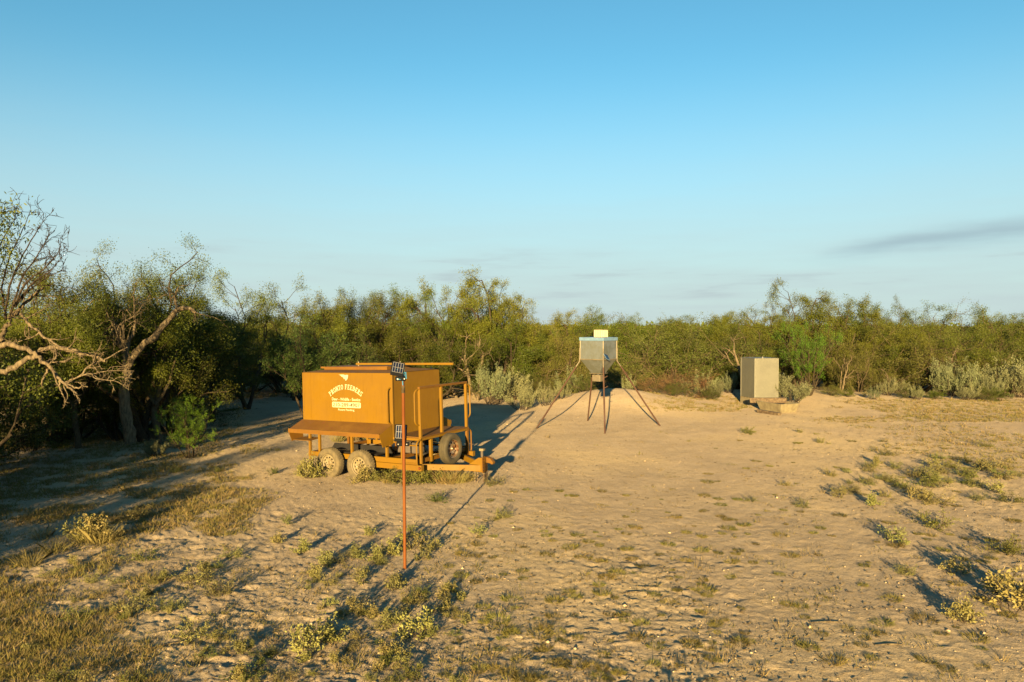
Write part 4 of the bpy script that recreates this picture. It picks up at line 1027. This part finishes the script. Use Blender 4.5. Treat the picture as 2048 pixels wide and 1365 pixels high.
# ---- the far brush that reads as one mass
def far_brush():
    rg = np.random.default_rng(5); C, D = [], []
    for k in range(1500):
        d = 68 * (8.0 ** rg.uniform(0, 1)); az = rg.uniform(-.85, .85); x = d * math.tan(az) if abs(az) < .84 else 0
        n = int(46 * (1 + 30 / d)); rad = rg.uniform(1.2, 2.4) * (1 + d / 300); h = rg.uniform(2.0, 3.7)
        p = rg.normal(size=(n, 3)); p /= np.linalg.norm(p, axis=1, keepdims=True)
        p *= rg.uniform(.75, 1.05, (n, 1)); p[:, 2] = np.abs(p[:, 2])
        c = np.stack([x + p[:, 0] * rad, d + p[:, 1] * rad, p[:, 2] * h], 1)
        C.append(c); D.append(p + rg.normal(size=(n, 3)) * .5)
    c, d = np.concatenate(C), np.concatenate(D)
    s = .16 + c[:, 1] / 420
    v, f = leaf_quads(c, d, s * 1.2, s, rg)
    return fast_mesh('far_brush', v, f, M['dense'])
fb = link_mesh('far_woods', far_brush()); fb['kind'] = 'stuff'; fb['label'] = 'distant brush country along the horizon'

# ---- the dead-limbed mesquite reaching in from the left edge
HDp = 12.6
dt = thing('dead_limbed_tree', 'old mesquite reaching bare sunlit crooked limbs in from the left edge', 'tree', foot(-10.15, HDp))
org = Vector(dt.location)
rd = np.random.default_rng(77)
def trace(pts, r0, r1, depth=HDp, dd=0.0, jit=.03):
    """a limb through photo pixels, given its own depth that drifts along the limb"""
    n = len(pts); out = []
    for i, (x, y) in enumerate(pts):
        out.append(np.array(at(x, y, depth + dd * i / max(n - 1, 1)) - org))
    out = np.array(out)
    m = (n - 1) * 4 + 1; t = np.linspace(0, n - 1, m); i = np.clip(t.astype(int), 0, n - 2); f = (t - i)[:, None]
    p0, p1, p2, p3 = out[np.maximum(i - 1, 0)], out[i], out[i + 1], out[np.minimum(i + 2, n - 1)]
    c = .5 * ((2 * p1) + (-p0 + p2) * f + (2 * p0 - 5 * p1 + 4 * p2 - p3) * f ** 2 + (-p0 + 3 * p1 - 3 * p2 + p3) * f ** 3)
    c[1:-1] += rd.normal(size=(m - 2, 3)) * jit * np.linspace(r0, r1, m)[1:-1, None] * 8
    return c, np.linspace(r0, r1, m) * (1 + rd.uniform(-.12, .12, m))
def twigs_from(limb, n, L, r, t0=.3, spread=1.0, sub=3, up=0.0):
    pts, rad = limb; out = []
    for k in range(n):
        t = rd.uniform(t0, 1.0) * (len(pts) - 1); i = min(int(t), len(pts) - 2); p = pts[i] + (pts[i + 1] - pts[i]) * (t - i)
        d = unit(unit(pts[i + 1] - pts[i]) + rd.normal(size=3) * spread * np.array([1, .7, 1]) + np.array([0, 0, up]))
        l = L * rd.uniform(.4, 1.2); q = [p]; 
        for s in range(5):
            d = unit(d + rd.normal(size=3) * .32); q.append(q[-1] + d * l / 5)
        q = np.array(q); out.append((q, np.linspace(min(r, rad[i] * .6), .0035, 6)))
        for s in range(sub):
            a = q[rd.integers(1, 5)]; d2 = unit(d + rd.normal(size=3) * .9); e = [a]
            for z in range(3): d2 = unit(d2 + rd.normal(size=3) * .3); e.append(e[-1] + d2 * l * .14)
            out.append((np.array(e), np.linspace(.005, .0025, 4)))
    return out
tb_ = np.array([[0, 0, -.15], [.10, -.05, .6], [.25, .0, 1.3], [.55, .03, 1.9]])
lim = np.array(at(-50, 765, HDp) - org)
trunk_pts = (np.concatenate([tb_, lim[None]]), np.array([.24, .19, .17, .16, .13]))
trunk2 = (np.concatenate([tb_[:3], np.array(at(-40, 730, HDp) - org)[None], np.array(at(-5, 682, HDp) - org)[None]]), np.array([.2, .18, .16, .13, .10]))
LIMBS = [
 trace([(-50, 765), (0, 746), (40, 726), (71, 711), (92, 697), (132, 698), (160, 708), (191, 714), (212, 722)], .095, .035, HDp, -.3),
 trace([(-50, 705), (6, 691), (40, 694), (68, 708), (92, 726), (108, 745), (123, 763), (137, 773), (154, 789)], .085, .022, HDp - .12, -.5),
 trace([(-10, 690), (0, 677), (12, 658), (21, 637), (25, 628), (46, 612), (66, 592), (88, 575)], .085, .035, HDp + .15, .2),
 trace([(24, 630), (37, 626), (55, 646), (77, 665), (102, 683), (123, 695), (150, 703)], .05, .018, HDp + .1, -.4),
 trace([(135, 768), (154, 777), (165, 773), (176, 774)], .028, .012, HDp - .55),
 trace([(120, 760), (120, 776), (126, 790), (131, 801)], .026, .010, HDp - .5),
 trace([(95, 738), (90, 752), (83, 768)], .032, .02, HDp - .4),
 trace([(108, 745), (113, 765), (118, 772)], .028, .014, HDp - .5),
 trace([(129, 766), (160, 752), (181, 730), (215, 717), (237, 704), (255, 695)], .030, .010, HDp - .5, .4),
 trace([(140, 760), (181, 748), (191, 757), (228, 762), (243, 768)], .022, .006, HDp - .5, -.3),
 trace([(170, 752), (200, 745), (222, 742), (268, 742)], .018, .005, HDp - .5, -.2),
 trace([(92, 726), (130, 722), (152, 712)], .02, .009, HDp - .3),
 trace([(52, 652), (50, 670), (56, 676)], .02, .012, HDp + .1),
 trace([(80, 665), (62, 676), (25, 686)], .02, .008, HDp + .05),
 trace([(110, 698), (112, 715), (108, 722)], .03, .02, HDp - .2),
]
LIMBS += [trunk_pts, trunk2]
fan = []
for tips in ([(12, 640), (5, 580), (18, 520), (45, 460), (62, 420)], [(12, 640), (20, 575), (45, 510), (75, 460), (95, 432)], [(20, 630), (38, 570), (62, 530), (88, 490), (101, 455)], [(22, 625), (50, 570), (85, 540), (110, 515), (122, 492)], [(30, 615), (60, 580), (95, 555), (128, 540)], [(30, 612), (62, 570), (98, 545), (127, 512)], [(-10, 640), (-12, 560), (2, 490), (28, 440), (40, 412)], [(-20, 640), (-40, 540), (-25, 460), (0, 418)]):
    fan.append(trace(tips, .034, .005, HDp + rd.uniform(-.3, .5), rd.uniform(-.3, .3), .05))
tw = []
for l, n, L, r in zip(LIMBS[:15], (7, 8, 5, 7, 3, 3, 2, 2, 9, 8, 7, 3, 1, 4, 2), (.5, .35, .5, .45, .15, .15, .12, .12, .45, .35, .35, .25, .1, .3, .15), [.014] * 15):
    tw += twigs_from(l, n, L, r, .25, .8)
ftw = []
for l in fan: ftw += twigs_from(l, 12, .42, .006, .3, .42, 5, .10)
LIMBS = [(p_, r_ * .62) for p_, r_ in LIMBS]
v1, q1_ = tubes_np(LIMBS, 10); link_mesh('trunk', fast_mesh('dead_limbs', v1, q1_, M['deadwood'], True), dt)
fan = [(p_, r_ * .6) for p_, r_ in fan]
v1, q1_ = tubes_np(fan, 6); link_mesh('upper_branches', fast_mesh('upper_branches', v1, q1_, M['twig'], True), dt)['label'] = 'fan of fine dark bare twigs against the sky'
v1, q1_ = tubes_np(tw, 4); link_mesh('bare_twigs', fast_mesh('bare_twigs', v1, q1_, M['deadwood'], True), dt)['kind'] = 'stuff'
v1, q1_ = tubes_np(ftw, 3); link_mesh('fine_twigs', fast_mesh('fine_twigs', v1, q1_, M['twig'], True), dt)['kind'] = 'stuff'
cc, cd = [], []
for k in range(90):
    a = np.array(at(rd.uniform(-220, -25), rd.uniform(415, 640), HDp + rd.uniform(-1.2, 1.6)) - org)
    if k < 14: a = np.array(at(rd.uniform(-30, 22), rd.uniform(425, 540), HDp + rd.uniform(-.4, .6)) - org)
    n = 90; cc.append(a + rd.normal(size=(n, 3)) * .17); cd.append(rd.normal(size=(n, 3)) * .6 + np.array([0, 0, -.5]))
v, f = leaf_quads(np.concatenate(cc), np.concatenate(cd), .085, .024, rd); link_mesh('crown', fast_mesh('hero_crown', v, f, M['mesquite']), dt)
# the crooked limb and pale upright snags of the tree behind it
lt = thing('crooked_tree', 'crooked pale barked tree with a long leaning limb in front of the tall left mesquites', 'tree', under(256, 18.6))
org = Vector(lt.location)
D2 = 18.6
L2 = [trace([(262, 884), (255, 850), (250, 800), (254, 745), (255, 734), (277, 701), (308, 674), (332, 646), (357, 620), (375, 616), (391, 626)], .15, .04, D2, -.3, .02),
      trace([(252, 760), (246, 695), (240, 668), (225, 637), (218, 588)], .07, .012, D2 - .2, .2, .02), trace([(254, 745), (255, 689), (268, 665), (269, 622), (268, 591)], .07, .012, D2 - .1, .3, .02),
      trace([(240, 668), (215, 660), (200, 640), (190, 610)], .03, .008, D2 - .2), trace([(357, 620), (350, 600), (356, 575)], .05, .02, D2 - .3), trace([(232, 655), (255, 640), (275, 630)], .03, .008, D2 - .1)]
tw = []
for l, n in zip(L2, (7, 12, 10, 8, 5, 5)): tw += twigs_from(l, n, .7, .016, .45, .8)
for k in range(16):
    e = (rd.uniform(150, 300), rd.uniform(630, 740)); m_ = ((246 + e[0]) / 2 + rd.uniform(-12, 12), min(690, e[1]) - rd.uniform(10, 45))
    tw.append(trace([(246, 705), m_, e], .016, .004, D2 - .35, -.5, .06))
v1, q1_ = tubes_np(L2, 9); link_mesh('trunk', fast_mesh('crooked_trunk', v1, q1_, M['deadwood'], True), lt)
v1, q1_ = tubes_np(tw, 4); link_mesh('bare_twigs', fast_mesh('crooked_twigs', v1, q1_, M['deadwood'], True), lt)['kind'] = 'stuff'
# free-standing trunks under the left canopy
for i, (pts, r, lab) in enumerate((([(158, 897), (152, 860), (148, 815), (150, 770), (140, 720)], .085, 'pale leaning trunk of a shaded tree nearest the left edge'), ([(320, 890), (312, 850), (310, 810), (322, 760), (330, 700)], .10, 'dark crooked trunk of the shaded tree right of the crooked limb tree'), ([(60, 850), (58, 815), (50, 785), (40, 750)], .09, 'stubby pale forked trunk in shade near the left edge'))):
    b = on_ground(*pts[0]); ot = thing('shaded_tree', lab, 'tree', b); org = Vector(ot.location); dd_ = b.y
    ls = [trace(pts, r, r * .55, dd_, .3, .02), trace([pts[2], (pts[2][0] + 28, pts[2][1] - 45), (pts[2][0] + 45, pts[2][1] - 110)], r * .5, r * .2, dd_, .4, .03), trace([pts[2], (pts[2][0] - 25, pts[2][1] - 40), (pts[2][0] - 50, pts[2][1] - 90)], r * .45, r * .2, dd_, .2, .03)]
    v1, q1_ = tubes_np(ls, 8); link_mesh('trunk', fast_mesh('shaded_trunk', v1, q1_, M['bark_pale'], True), ot)
    cc = []
    for k in range(34):
        a = np.array(at(pts[-1][0] + rd.normal() * 38, pts[-1][1] + rd.normal() * 36 - 10, dd_ + rd.uniform(-.2, 1.0)) - org); cc.append(a + rd.normal(size=(120, 3)) * .20)
    cc = np.concatenate(cc); v, f = leaf_quads(cc, rd.normal(size=cc.shape), .06, .028, rd); link_mesh('crown', fast_mesh('shaded_crown', v, f, M['dense']), ot)
# ------------------------------------------------------------------ ground plants
def tuft_mesh(name, seed, n, h, spread, lean, w, mat):
    rg = np.random.default_rng(seed)
    a = rg.uniform(0, 6.283, n); r = spread * np.sqrt(rg.uniform(0, 1, n))
    b = np.stack([np.cos(a) * r, np.sin(a) * r, np.full(n, -.01)], 1)
    d = np.stack([np.cos(a) * lean * rg.uniform(.1, 1.2, n), np.sin(a) * lean * rg.uniform(.1, 1.2, n), np.ones(n)], 1) + rg.normal(size=(n, 3)) * .25
    d /= np.linalg.norm(d, axis=1, keepdims=True); L = (h * rg.uniform(.4, 1.15, n))[:, None]
    s = np.cross(d, rg.normal(size=(n, 3))); s /= np.linalg.norm(s, axis=1, keepdims=True)
    m = b + d * L * .55; t = b + d * L + np.stack([np.cos(a), np.sin(a), -np.ones(n) * .5], 1) * L * .18
    ww = (w * rg.uniform(.6, 1.3, n))[:, None]
    v = np.stack([b - s * ww * .5, b + s * ww * .5, m + s * ww * .4, t, m - s * ww * .4], 1).reshape(-1, 3)
    return fast_mesh(name, v, np.arange(n * 5).reshape(-1, 5), mat)
TUFT = {'dry': [tuft_mesh('dry_tuft', 500 + i, 150, .24, .13, .8, .0048, M['dry']) for i in range(3)],
        'green': [tuft_mesh('green_tuft', 520 + i, 130, .18, .12, .9, .005, M['greengrass']) for i in range(3)],
        'small': [tuft_mesh('small_tuft', 540 + i, 230, .075, .11, 1.0, .0042, M['greengrass']) for i in range(4)]}
rp = random.Random(21)
def tuft(kind_, loc, s, label, group, name='grass_tuft', wid=1.0):
    o = link_mesh(name, rp.choice(TUFT[kind_])); o.location = loc; o.scale = (s * wid, s * wid, s); o.rotation_euler = (rp.uniform(-.1, .1), rp.uniform(-.1, .1), rp.uniform(0, 6.28))
    return tag(o, label, 'grass tuft', group)
def lz(p): return Vector((p.x, p.y, float(ground_z(p.x, p.y) + relief(np.array(p.x), np.array(p.y)))))
def weed(key, px, py, H, label, group='weeds on the sand', wid=1.0):
    p = lz(on_ground(px, py)); return plant(key, p, H, label, 'plant', group, 'weed_plant' if key != 'mat' else 'mat_plant', None, None, wid, rp)
# around the trailer
weed('greenweed', 622, 955, .50, 'pale green leafy bush against the rear trailer wheel', wid=.6); weed('weed', 616, 957, .50, 'grey green leafy bush left of the rear trailer wheel', wid=.8)
weed('weed', 725, 966, .36, 'grey leafy weed at the foot of the forward trailer wheel', wid=1.1); weed('weed', 745, 962, .26, 'small grey weed right of the forward trailer wheel')
for px, py, H in ((765, 962, .22), (800, 966, .34), (832, 966, .40), (850, 964, .36), (790, 958, .30), (868, 962, .30)):
    weed('greenweed', px, py, H, 'green leafy weed growing under the trailer frame', 'green weeds under the trailer', 1.0)
for px, py, s in ((885, 966, 1.3), (900, 966, 1.5), (915, 965, 1.4), (928, 963, 1.2), (778, 966, .9), (875, 960, 1.1), (940, 960, 1.0)):
    tuft('dry', lz(on_ground(px, py)), s, 'golden dry grass under the trailer tongue', 'dry grass under the trailer tongue', 'dry_grass_tuft')
weed('mat', 988, 970, .22, 'dark green low weed by the trailer tongue block')
for px, py, s in ((690, 880, 1.6), (700, 878, 1.9), (712, 882, 1.7), (675, 884, 1.2), (735, 884, 1.3)):
    tuft('dry', lz(on_ground(px, py)), s, 'tall dry grass seen through the trailer chassis', 'dry grass behind the trailer', 'dry_grass_tuft')
# around the post
for i, (px, py, k, H) in enumerate(((770, 1110, 'weed', .30), (790, 1105, 'weed', .34), (832, 1098, 'weed', .34), (845, 1118, 'weed', .26), (752, 1120, 'weed', .26), (712, 1112, 'weed', .26), (868, 1098, 'weed', .26), (820, 1078, 'greenweed', .28), (738, 1072, 'weed', .2))):
    weed(k, px, py, H * .8, 'drooping yellow green weed in the patch round the post', 'weeds round the post')
LONE = [ # px, py, kind, height, label
 (278, 1035, 'mat', .30, 'low silvery green bush in the sun left of the clearing'), (190, 1082, 'weed', .50, 'golden rimmed leafy bush near the left edge'), (166, 1078, 'weed', .40, 'grey green leaves left of the golden bush'), (225, 1080, 'mat', .30, 'pale leaves right of the golden bush'),
 (285, 1122, 'greenweed', .22, 'low dark green grass plant in the left foreground'), (395, 1165, 'mat', .30, 'dark sprawling bush in the left foreground'), (440, 1190, 'mat', .26, 'grey sprawling weed right of the dark bush'), (465, 1115, 'mat', .22, 'pale grey low weed left of the post'),
 (270, 1225, 'mat', .24, 'grey leaved mat weed in the lower left'), (390, 1275, 'mat', .24, 'greyish mat weed near the bottom edge left of centre'), (606, 1105, 'weed', .26, 'tan leafy weed left of the post patch'), (653, 1130, 'weed', .26, 'yellow green weed left of the post base'), (633, 1156, 'weed', .22, 'small upright weed below the post patch'),
 (555, 1088, 'weed', .20, 'tiny pale star shaped weed in the sand'), (575, 1050, 'weed', .18, 'small pale weed on the bare ground left of the post'), (722, 1165, 'weed', .20, 'small round weed below left of the post base'), (790, 1180, 'weed', .24, 'yellow weed just below the post base'), (712, 1228, 'weed', .22, 'round green weed in the bottom centre'), (785, 1250, 'weed', .24, 'drooping weed right of the round green weed'), (838, 1270, 'weed', .30, 'leafy double weed near the bottom centre'), (798, 1312, 'weed', .20, 'small drooping weed at the bottom edge'), (655, 1280, 'weed', .32, 'tall pale stemmed weed at the bottom centre'), (610, 1310, 'weed', .34, 'grey green weed clump at the bottom edge'),
 (875, 1004, 'greenweed', .24, 'dark little bush on bare ground in front of the trailer tongue'), (548, 948, 'greenweed', .18, 'dark seedling left of the trailer wheels'), (435, 945, 'greenweed', .16, 'dark flat weed in the shaded clearing'), (350, 946, 'greenweed', .18, 'dark small weed in shade by the left trees'), (1005, 1036, 'mat', .22, 'dark green mat weed right of the post shadow'), (958, 1068, 'weed', .22, 'pale weed left of the mat weed shadow'),
 (1500, 1003, 'mat', .14, 'flat dark weed alone on the right sand'), (1605, 1013, 'mat', .20, 'low green and gold weed right of the lone flat weed'), (1497, 868, 'greenweed', .28, 'dark little bush on the sand below the metal box'), (1600, 866, 'mat', .16, 'flat weed below the concrete trough'), (1640, 886, 'mat', .20, 'pale low weed below the right thicket'),
 (1870, 1055, 'greenweed', .34, 'golden green leafy clump on the right sand'), (1790, 1085, 'weed', .30, 'golden leafy weed with a long shadow'), (1915, 1150, 'weed', .24, 'small pale leafy weed near the right edge'), (2020, 1110, 'greenweed', .32, 'leafy clump close to the right edge'), (2020, 1215, 'weed', .48, 'largest dark leafy bush at the right edge'), (2046, 1200, 'weed', .50, 'grey leafy bush cut by the right edge'), (1925, 1245, 'weed', .34, 'grey leafy weed with dry stems lower right'), (1812, 1150, 'mat', .18, 'flat dry weed in the right foreground'),
 (1700, 985, 'mat', .24, 'dark low bush left of the big right clump'), (1680, 995, 'weed', .24, 'pale leaves below the dark low bush'), (1745, 1012, 'weed', .28, 'pale grey weed below the big right clump'), (1770, 995, 'weed', .22, 'small pale weed above the grey weed'), (1835, 1000, 'weed', .30, 'pale leafy weed below the middle of the big right clump'),
 (1740, 935, 'mat', .22, 'flat green weed left above the big right clump'), (1660, 950, 'mat', .18, 'flat dark weed at the left tip of the big right clump'), (1770, 912, 'mat', .18, 'flat yellow weed above the big right clump'), (1570, 972, 'mat', .16, 'flat weed left of the big right clump'),
]
for px, py, k, H, lab in LONE: weed(k, px, py, H * .85, lab)
for px, py, s in ((180, 1080, 1.3), (205, 1085, 1.4), (192, 1072, 1.2), (110, 1105, 1.0), (85, 1075, 1.0), (60, 1130, 1.1)):
    tuft('dry', lz(on_ground(px, py)), s, 'golden dry grass tuft at the sunlit edge of the left shade', 'golden grass by the left edge', 'dry_grass_tuft')
# big clump right
for i in range(26):
    px, py = rp.gauss(1920, 62), rp.gauss(950, 26)
    weed(rp.choice(['greenweed', 'weed', 'mat']), px, py, rp.uniform(.14, .30), 'leafy weed in the big mixed clump on the right sand', 'weeds of the big right clump', 1.1)
for i in range(22):
    px, py = rp.gauss(1790, 60), rp.gauss(960, 24)
    weed(rp.choice(['weed', 'mat']), px, py, rp.uniform(.10, .22), 'low weed scattered left of the big right clump', 'weeds left of the big right clump', 1.0)
# small tufts on the open sand
for i in range(190):
    px, py = rp.uniform(880, 1500), 975 + 390 * rp.random() ** .8
    tuft('small', lz(on_ground(px, py)), rp.uniform(.28, .85), 'tiny grass tuft on the open sand of the foreground', 'tiny tufts on the sand', 'grass_tuft', rp.uniform(.8, 1.5))
for i in range(110):
    px, py = rp.uniform(1380, 2040), 860 + 480 * rp.random()
    tuft('small', lz(on_ground(px, py)), rp.uniform(.3, .85), 'tiny grass tuft on the sand of the right foreground', 'tiny tufts on the right sand', 'grass_tuft', rp.uniform(.8, 1.5))
# low weeds of the lower left
for i in range(230):
    px, py = rp.uniform(-20, 940), 1085 + 290 * rp.random()
    if float(fbm(np.array(px / 110.0), np.array(py / 60.0), 3, 9)) < .46: continue
    weed(rp.choice(['weed', 'mat', 'weed', 'greenweed']), px, py, rp.uniform(.05, .15), 'small low weed scattered among the dry grass of the lower left', 'small weeds of the lower left', rp.uniform(.8, 1.3))
# brush under and behind the camera: only its long shadows reach the picture
for i in range(32):
    x, y = rp.uniform(-5.5, 1.5), rp.uniform(1.0, 4.4)
    plant(rp.choice(['weed', 'greenweed', 'mat']), foot(x, y), rp.uniform(.3, .55), 'weed below the lower edge of the picture', 'plant', 'weeds below the picture', 'weed_plant', None, None, rp.uniform(.8, 1.3), rp)
# ---- uncountable ground cover: short dry grass, litter and stones
def cover():
    rg = np.random.default_rng(31); P = []
    def zone(n, x0, x1, y0, y1, thr, seed, sc_=.5):
        px = rg.uniform(x0, x1, n); py = rg.uniform(y0, y1, n)
        d = F_PX * CAM_H / (py - HORIZON); x = (px - 1024) / F_PX * d
        ex_ = np.minimum(px - x0, x1 - px) / (x1 - x0); ey_ = np.minimum(py - y0, y1 - py) / (y1 - y0)
        edge = np.clip(np.minimum(ex_ * 5, ey_ * 5), 0, 1); edge = np.where((px < 60) | (px > 1990), np.clip(ey_ * 5, 0, 1), edge)
        keep = fbm(x * sc_, d * sc_, 4, seed) > thr + (1 - edge) * .22 * rg.uniform(.4, 1.2, n)
        P.append(np.stack([x[keep], d[keep]], 1))
    zone(3400, -60, 1050, 1060, 1440, .50, 61, 1.9)       # lower left
    zone(5200, -60, 320, 1030, 1400, .45, 62, 1.3)       # golden bank at the left edge
    zone(12000, -60, 560, 880, 1080, .455, 63, 1.5)       # shaded grass
    zone(2600, -60, 480, 862, 900, .30, 64, .4)
    zone(2400, 880, 2100, 855, 1420, .51, 65, 2.6)
    zone(3200, 1560, 2100, 802, 850, .38, 66, .25)      # strip below the right thicket
    zone(1400, 1700, 2100, 850, 960, .50, 67, .35)
    zone(1200, 1280, 1560, 798, 825, .45, 68, .4)
    zone(1500, 430, 960, 785, 800, .45, 69, .3)
    zone(600, 960, 1300, 785, 800, .5, 70, .3)
    zone(900, 430, 640, 800, 900, .56, 71, .5)
    p = np.concatenate(P); n = len(p)
    k = 13
    c = np.repeat(p, k, 0); spread = rg.uniform(.04, .14, n).repeat(k)
    a = rg.uniform(0, 6.283, n * k); c = c + np.stack([np.cos(a), np.sin(a)], 1) * (spread * np.sqrt(rg.uniform(0, 1, n * k)))[:, None]
    h = (rg.uniform(.015, .065, n) * np.where(rg.random(n) < .12, 1.8, 1) * np.where((p[:, 0] < -4.5) | (p[:, 1] > 17), 1.3, 1)).repeat(k) * rg.uniform(.5, 1.2, n * k)
    z = ground_z(c[:, 0], c[:, 1]) + relief(c[:, 0], c[:, 1]) - .008
    b = np.stack([c[:, 0], c[:, 1], z], 1)
    d = np.stack([np.cos(a) * .7, np.sin(a) * .7, np.ones(n * k)], 1) + rg.normal(size=(n * k, 3)) * .45
    d /= np.linalg.norm(d, axis=1, keepdims=True)
    s = np.cross(d, rg.normal(size=(n * k, 3))); s /= np.linalg.norm(s, axis=1, keepdims=True)
    w = (.0018 + .00028 * np.hypot(c[:, 0], c[:, 1]))[:, None]
    v = np.stack([b - s * w, b + s * w, b + d * h[:, None]], 1).reshape(-1, 3)
    return v, np.arange(len(v)).reshape(-1, 3), n, k
v, f, n_cl, k_cl = cover()
sel = np.random.default_rng(3).random(n_cl) < .5
fr = f.reshape(n_cl, k_cl, 3)
for nm, msk, mt, lab in (('dry_grass', sel, M['dry'], 'short golden dry grass spread over the ground'), ('green_grass', ~sel, M['greengrass'], 'short dull green grass spread over the ground')):
    fi = fr[msk].reshape(-1); o = link_mesh(nm, fast_mesh(nm, v[fi], np.arange(len(fi)).reshape(-1, 3), mt)); o['kind'] = 'stuff'; o['label'] = lab
def pebbles():
    rg = np.random.default_rng(41); n = 1100
    py = 830 + 560 * rg.random(n); px = rg.uniform(-40, 2090, n); d = F_PX * CAM_H / (py - HORIZON); x = (px - 1024) / F_PX * d
    s = rg.uniform(.004, .012, n) * np.where(rg.random(n) < .04, 2.4, 1) * (1 + d / 30)
    o8 = np.array([[1, 0, 0], [0, 1, 0], [-1, 0, 0], [0, -1, 0], [0, 0, .6], [0, 0, -.6]], float)
    a = rg.uniform(0, 6.283, n); ca, sa = np.cos(a), np.sin(a)
    q = o8[None] * rg.uniform(.6, 1.4, (n, 6, 1)) * s[:, None, None]
    v = np.stack([q[..., 0] * ca[:, None] - q[..., 1] * sa[:, None] + x[:, None], q[..., 0] * sa[:, None] + q[..., 1] * ca[:, None] + d[:, None], q[..., 2] + (ground_z(x, d) + relief(x, d))[:, None] + s[:, None] * .2], -1)
    tri = np.array([[0, 1, 4], [1, 2, 4], [2, 3, 4], [3, 0, 4], [1, 0, 5], [2, 1, 5], [3, 2, 5], [0, 3, 5]])
    f = (tri[None] + (np.arange(n) * 6)[:, None, None]).reshape(-1, 3)
    return fast_mesh('gravel', v.reshape(-1, 3), f, mat_plain('pale_stone', (0.42, 0.33, 0.19), .9, c2=(.28, .20, .11)))
o = link_mesh('gravel', pebbles()); o['kind'] = 'stuff'; o['label'] = 'pale pebbles and crumbs of caliche strewn over the sand'
def litter():
    rg = np.random.default_rng(47); n = 9000
    py = 800 + 600 * rg.random(n); px = rg.uniform(-60, 2110, n); d = F_PX * CAM_H / (py - HORIZON); x = (px - 1024) / F_PX * d
    keep = fbm(x * .7, d * .7, 3, 77) > .44; x, d = x[keep], d[keep]; n = len(x)
    z = ground_z(x, d) + relief(x, d) + .004
    a = rg.uniform(0, 6.283, n); L = rg.uniform(.01, .05, n) * (1 + d / 25); w = rg.uniform(.0025, .007, n) * (1 + d / 12)
    dx, dy = np.cos(a) * L, np.sin(a) * L; sx, sy = -np.sin(a) * w, np.cos(a) * w; up = rg.uniform(0, .022, n)
    v = np.stack([np.stack([x - sx, d - sy, z], 1), np.stack([x + sx, d + sy, z + w], 1), np.stack([x + dx, d + dy, z + up], 1)], 1).reshape(-1, 3)
    return fast_mesh('litter', v, np.arange(n * 3).reshape(-1, 3), mat_leaf('dry_litter', (0.05, 0.035, 0.018), (0.22, 0.155, 0.065), (0.10, 0.07, 0.03), 0.0))
def straw():
    rg = np.random.default_rng(53); n = 5200
    py = 1050 + 350 * rg.random(n); px = rg.uniform(-60, 1250, n) ; d = F_PX * CAM_H / (py - HORIZON); x = (px - 1024) / F_PX * d
    keep = fbm(x * .9, d * .9, 3, 87) > .47 + .12 * np.clip((px - 700) / 500, 0, 1); x, d = x[keep], d[keep]; n = len(x)
    z = ground_z(x, d) + relief(x, d) + .006
    a = rg.uniform(0, 6.283, n); L = rg.uniform(.03, .16, n); w = rg.uniform(.0012, .0028, n)
    dx, dy = np.cos(a) * L, np.sin(a) * L; sx, sy = -np.sin(a) * w, np.cos(a) * w; up = rg.uniform(0, .04, n)
    v = np.stack([np.stack([x - sx, d - sy, z], 1), np.stack([x + sx, d + sy, z + w], 1), np.stack([x + dx, d + dy, z + up], 1)], 1).reshape(-1, 3)
    return fast_mesh('straw', v, np.arange(n * 3).reshape(-1, 3), M['dry'])
o = link_mesh('straw_litter', straw()); o['kind'] = 'stuff'; o['label'] = 'fallen straw lying among the weeds of the lower left'
o = link_mesh('litter', litter()); o['kind'] = 'stuff'; o['label'] = 'tiny dry leaves and twig crumbs strewn over the sand'
# sticks and bones of wood on the sand
for i, (px, py, L, a) in enumerate(((1068, 983, .30, .0), (1655, 1245, .36, .05), (1182, 1262, .16, 2.9), (925, 1328, .22, .4), (1778, 1290, .30, .1), (1270, 1187, .2, .1), (340, 1290, .42, .7), (300, 1318, .30, -.4), (560, 1055, .14, .3))):
    p = lz(on_ground(px, py)); dv = Vector((math.cos(a), math.sin(a) * .6, 0)) * L / 2
    labs = ['pale stick lying alone on the sand right of the trailer tongue', 'pale flat stick in the right foreground', 'short pale chip of wood in the bottom centre', 'bent pale stick near the bottom edge', 'thin pale stick at the lower right', 'small pale twig in the middle foreground', 'forked dry stick in the lower left', 'second dry stick below the forked one', 'tiny pale stick on the bare ground left of the post']
    tag(MB().tube([p - dv + Vector((0, 0, .006)), p + Vector((.01, .01, .008)), p + dv + Vector((0, 0, .006))], [.006, .009, .004], 6).build('stick', M['deadwood'], None, True), labs[i], 'stick')
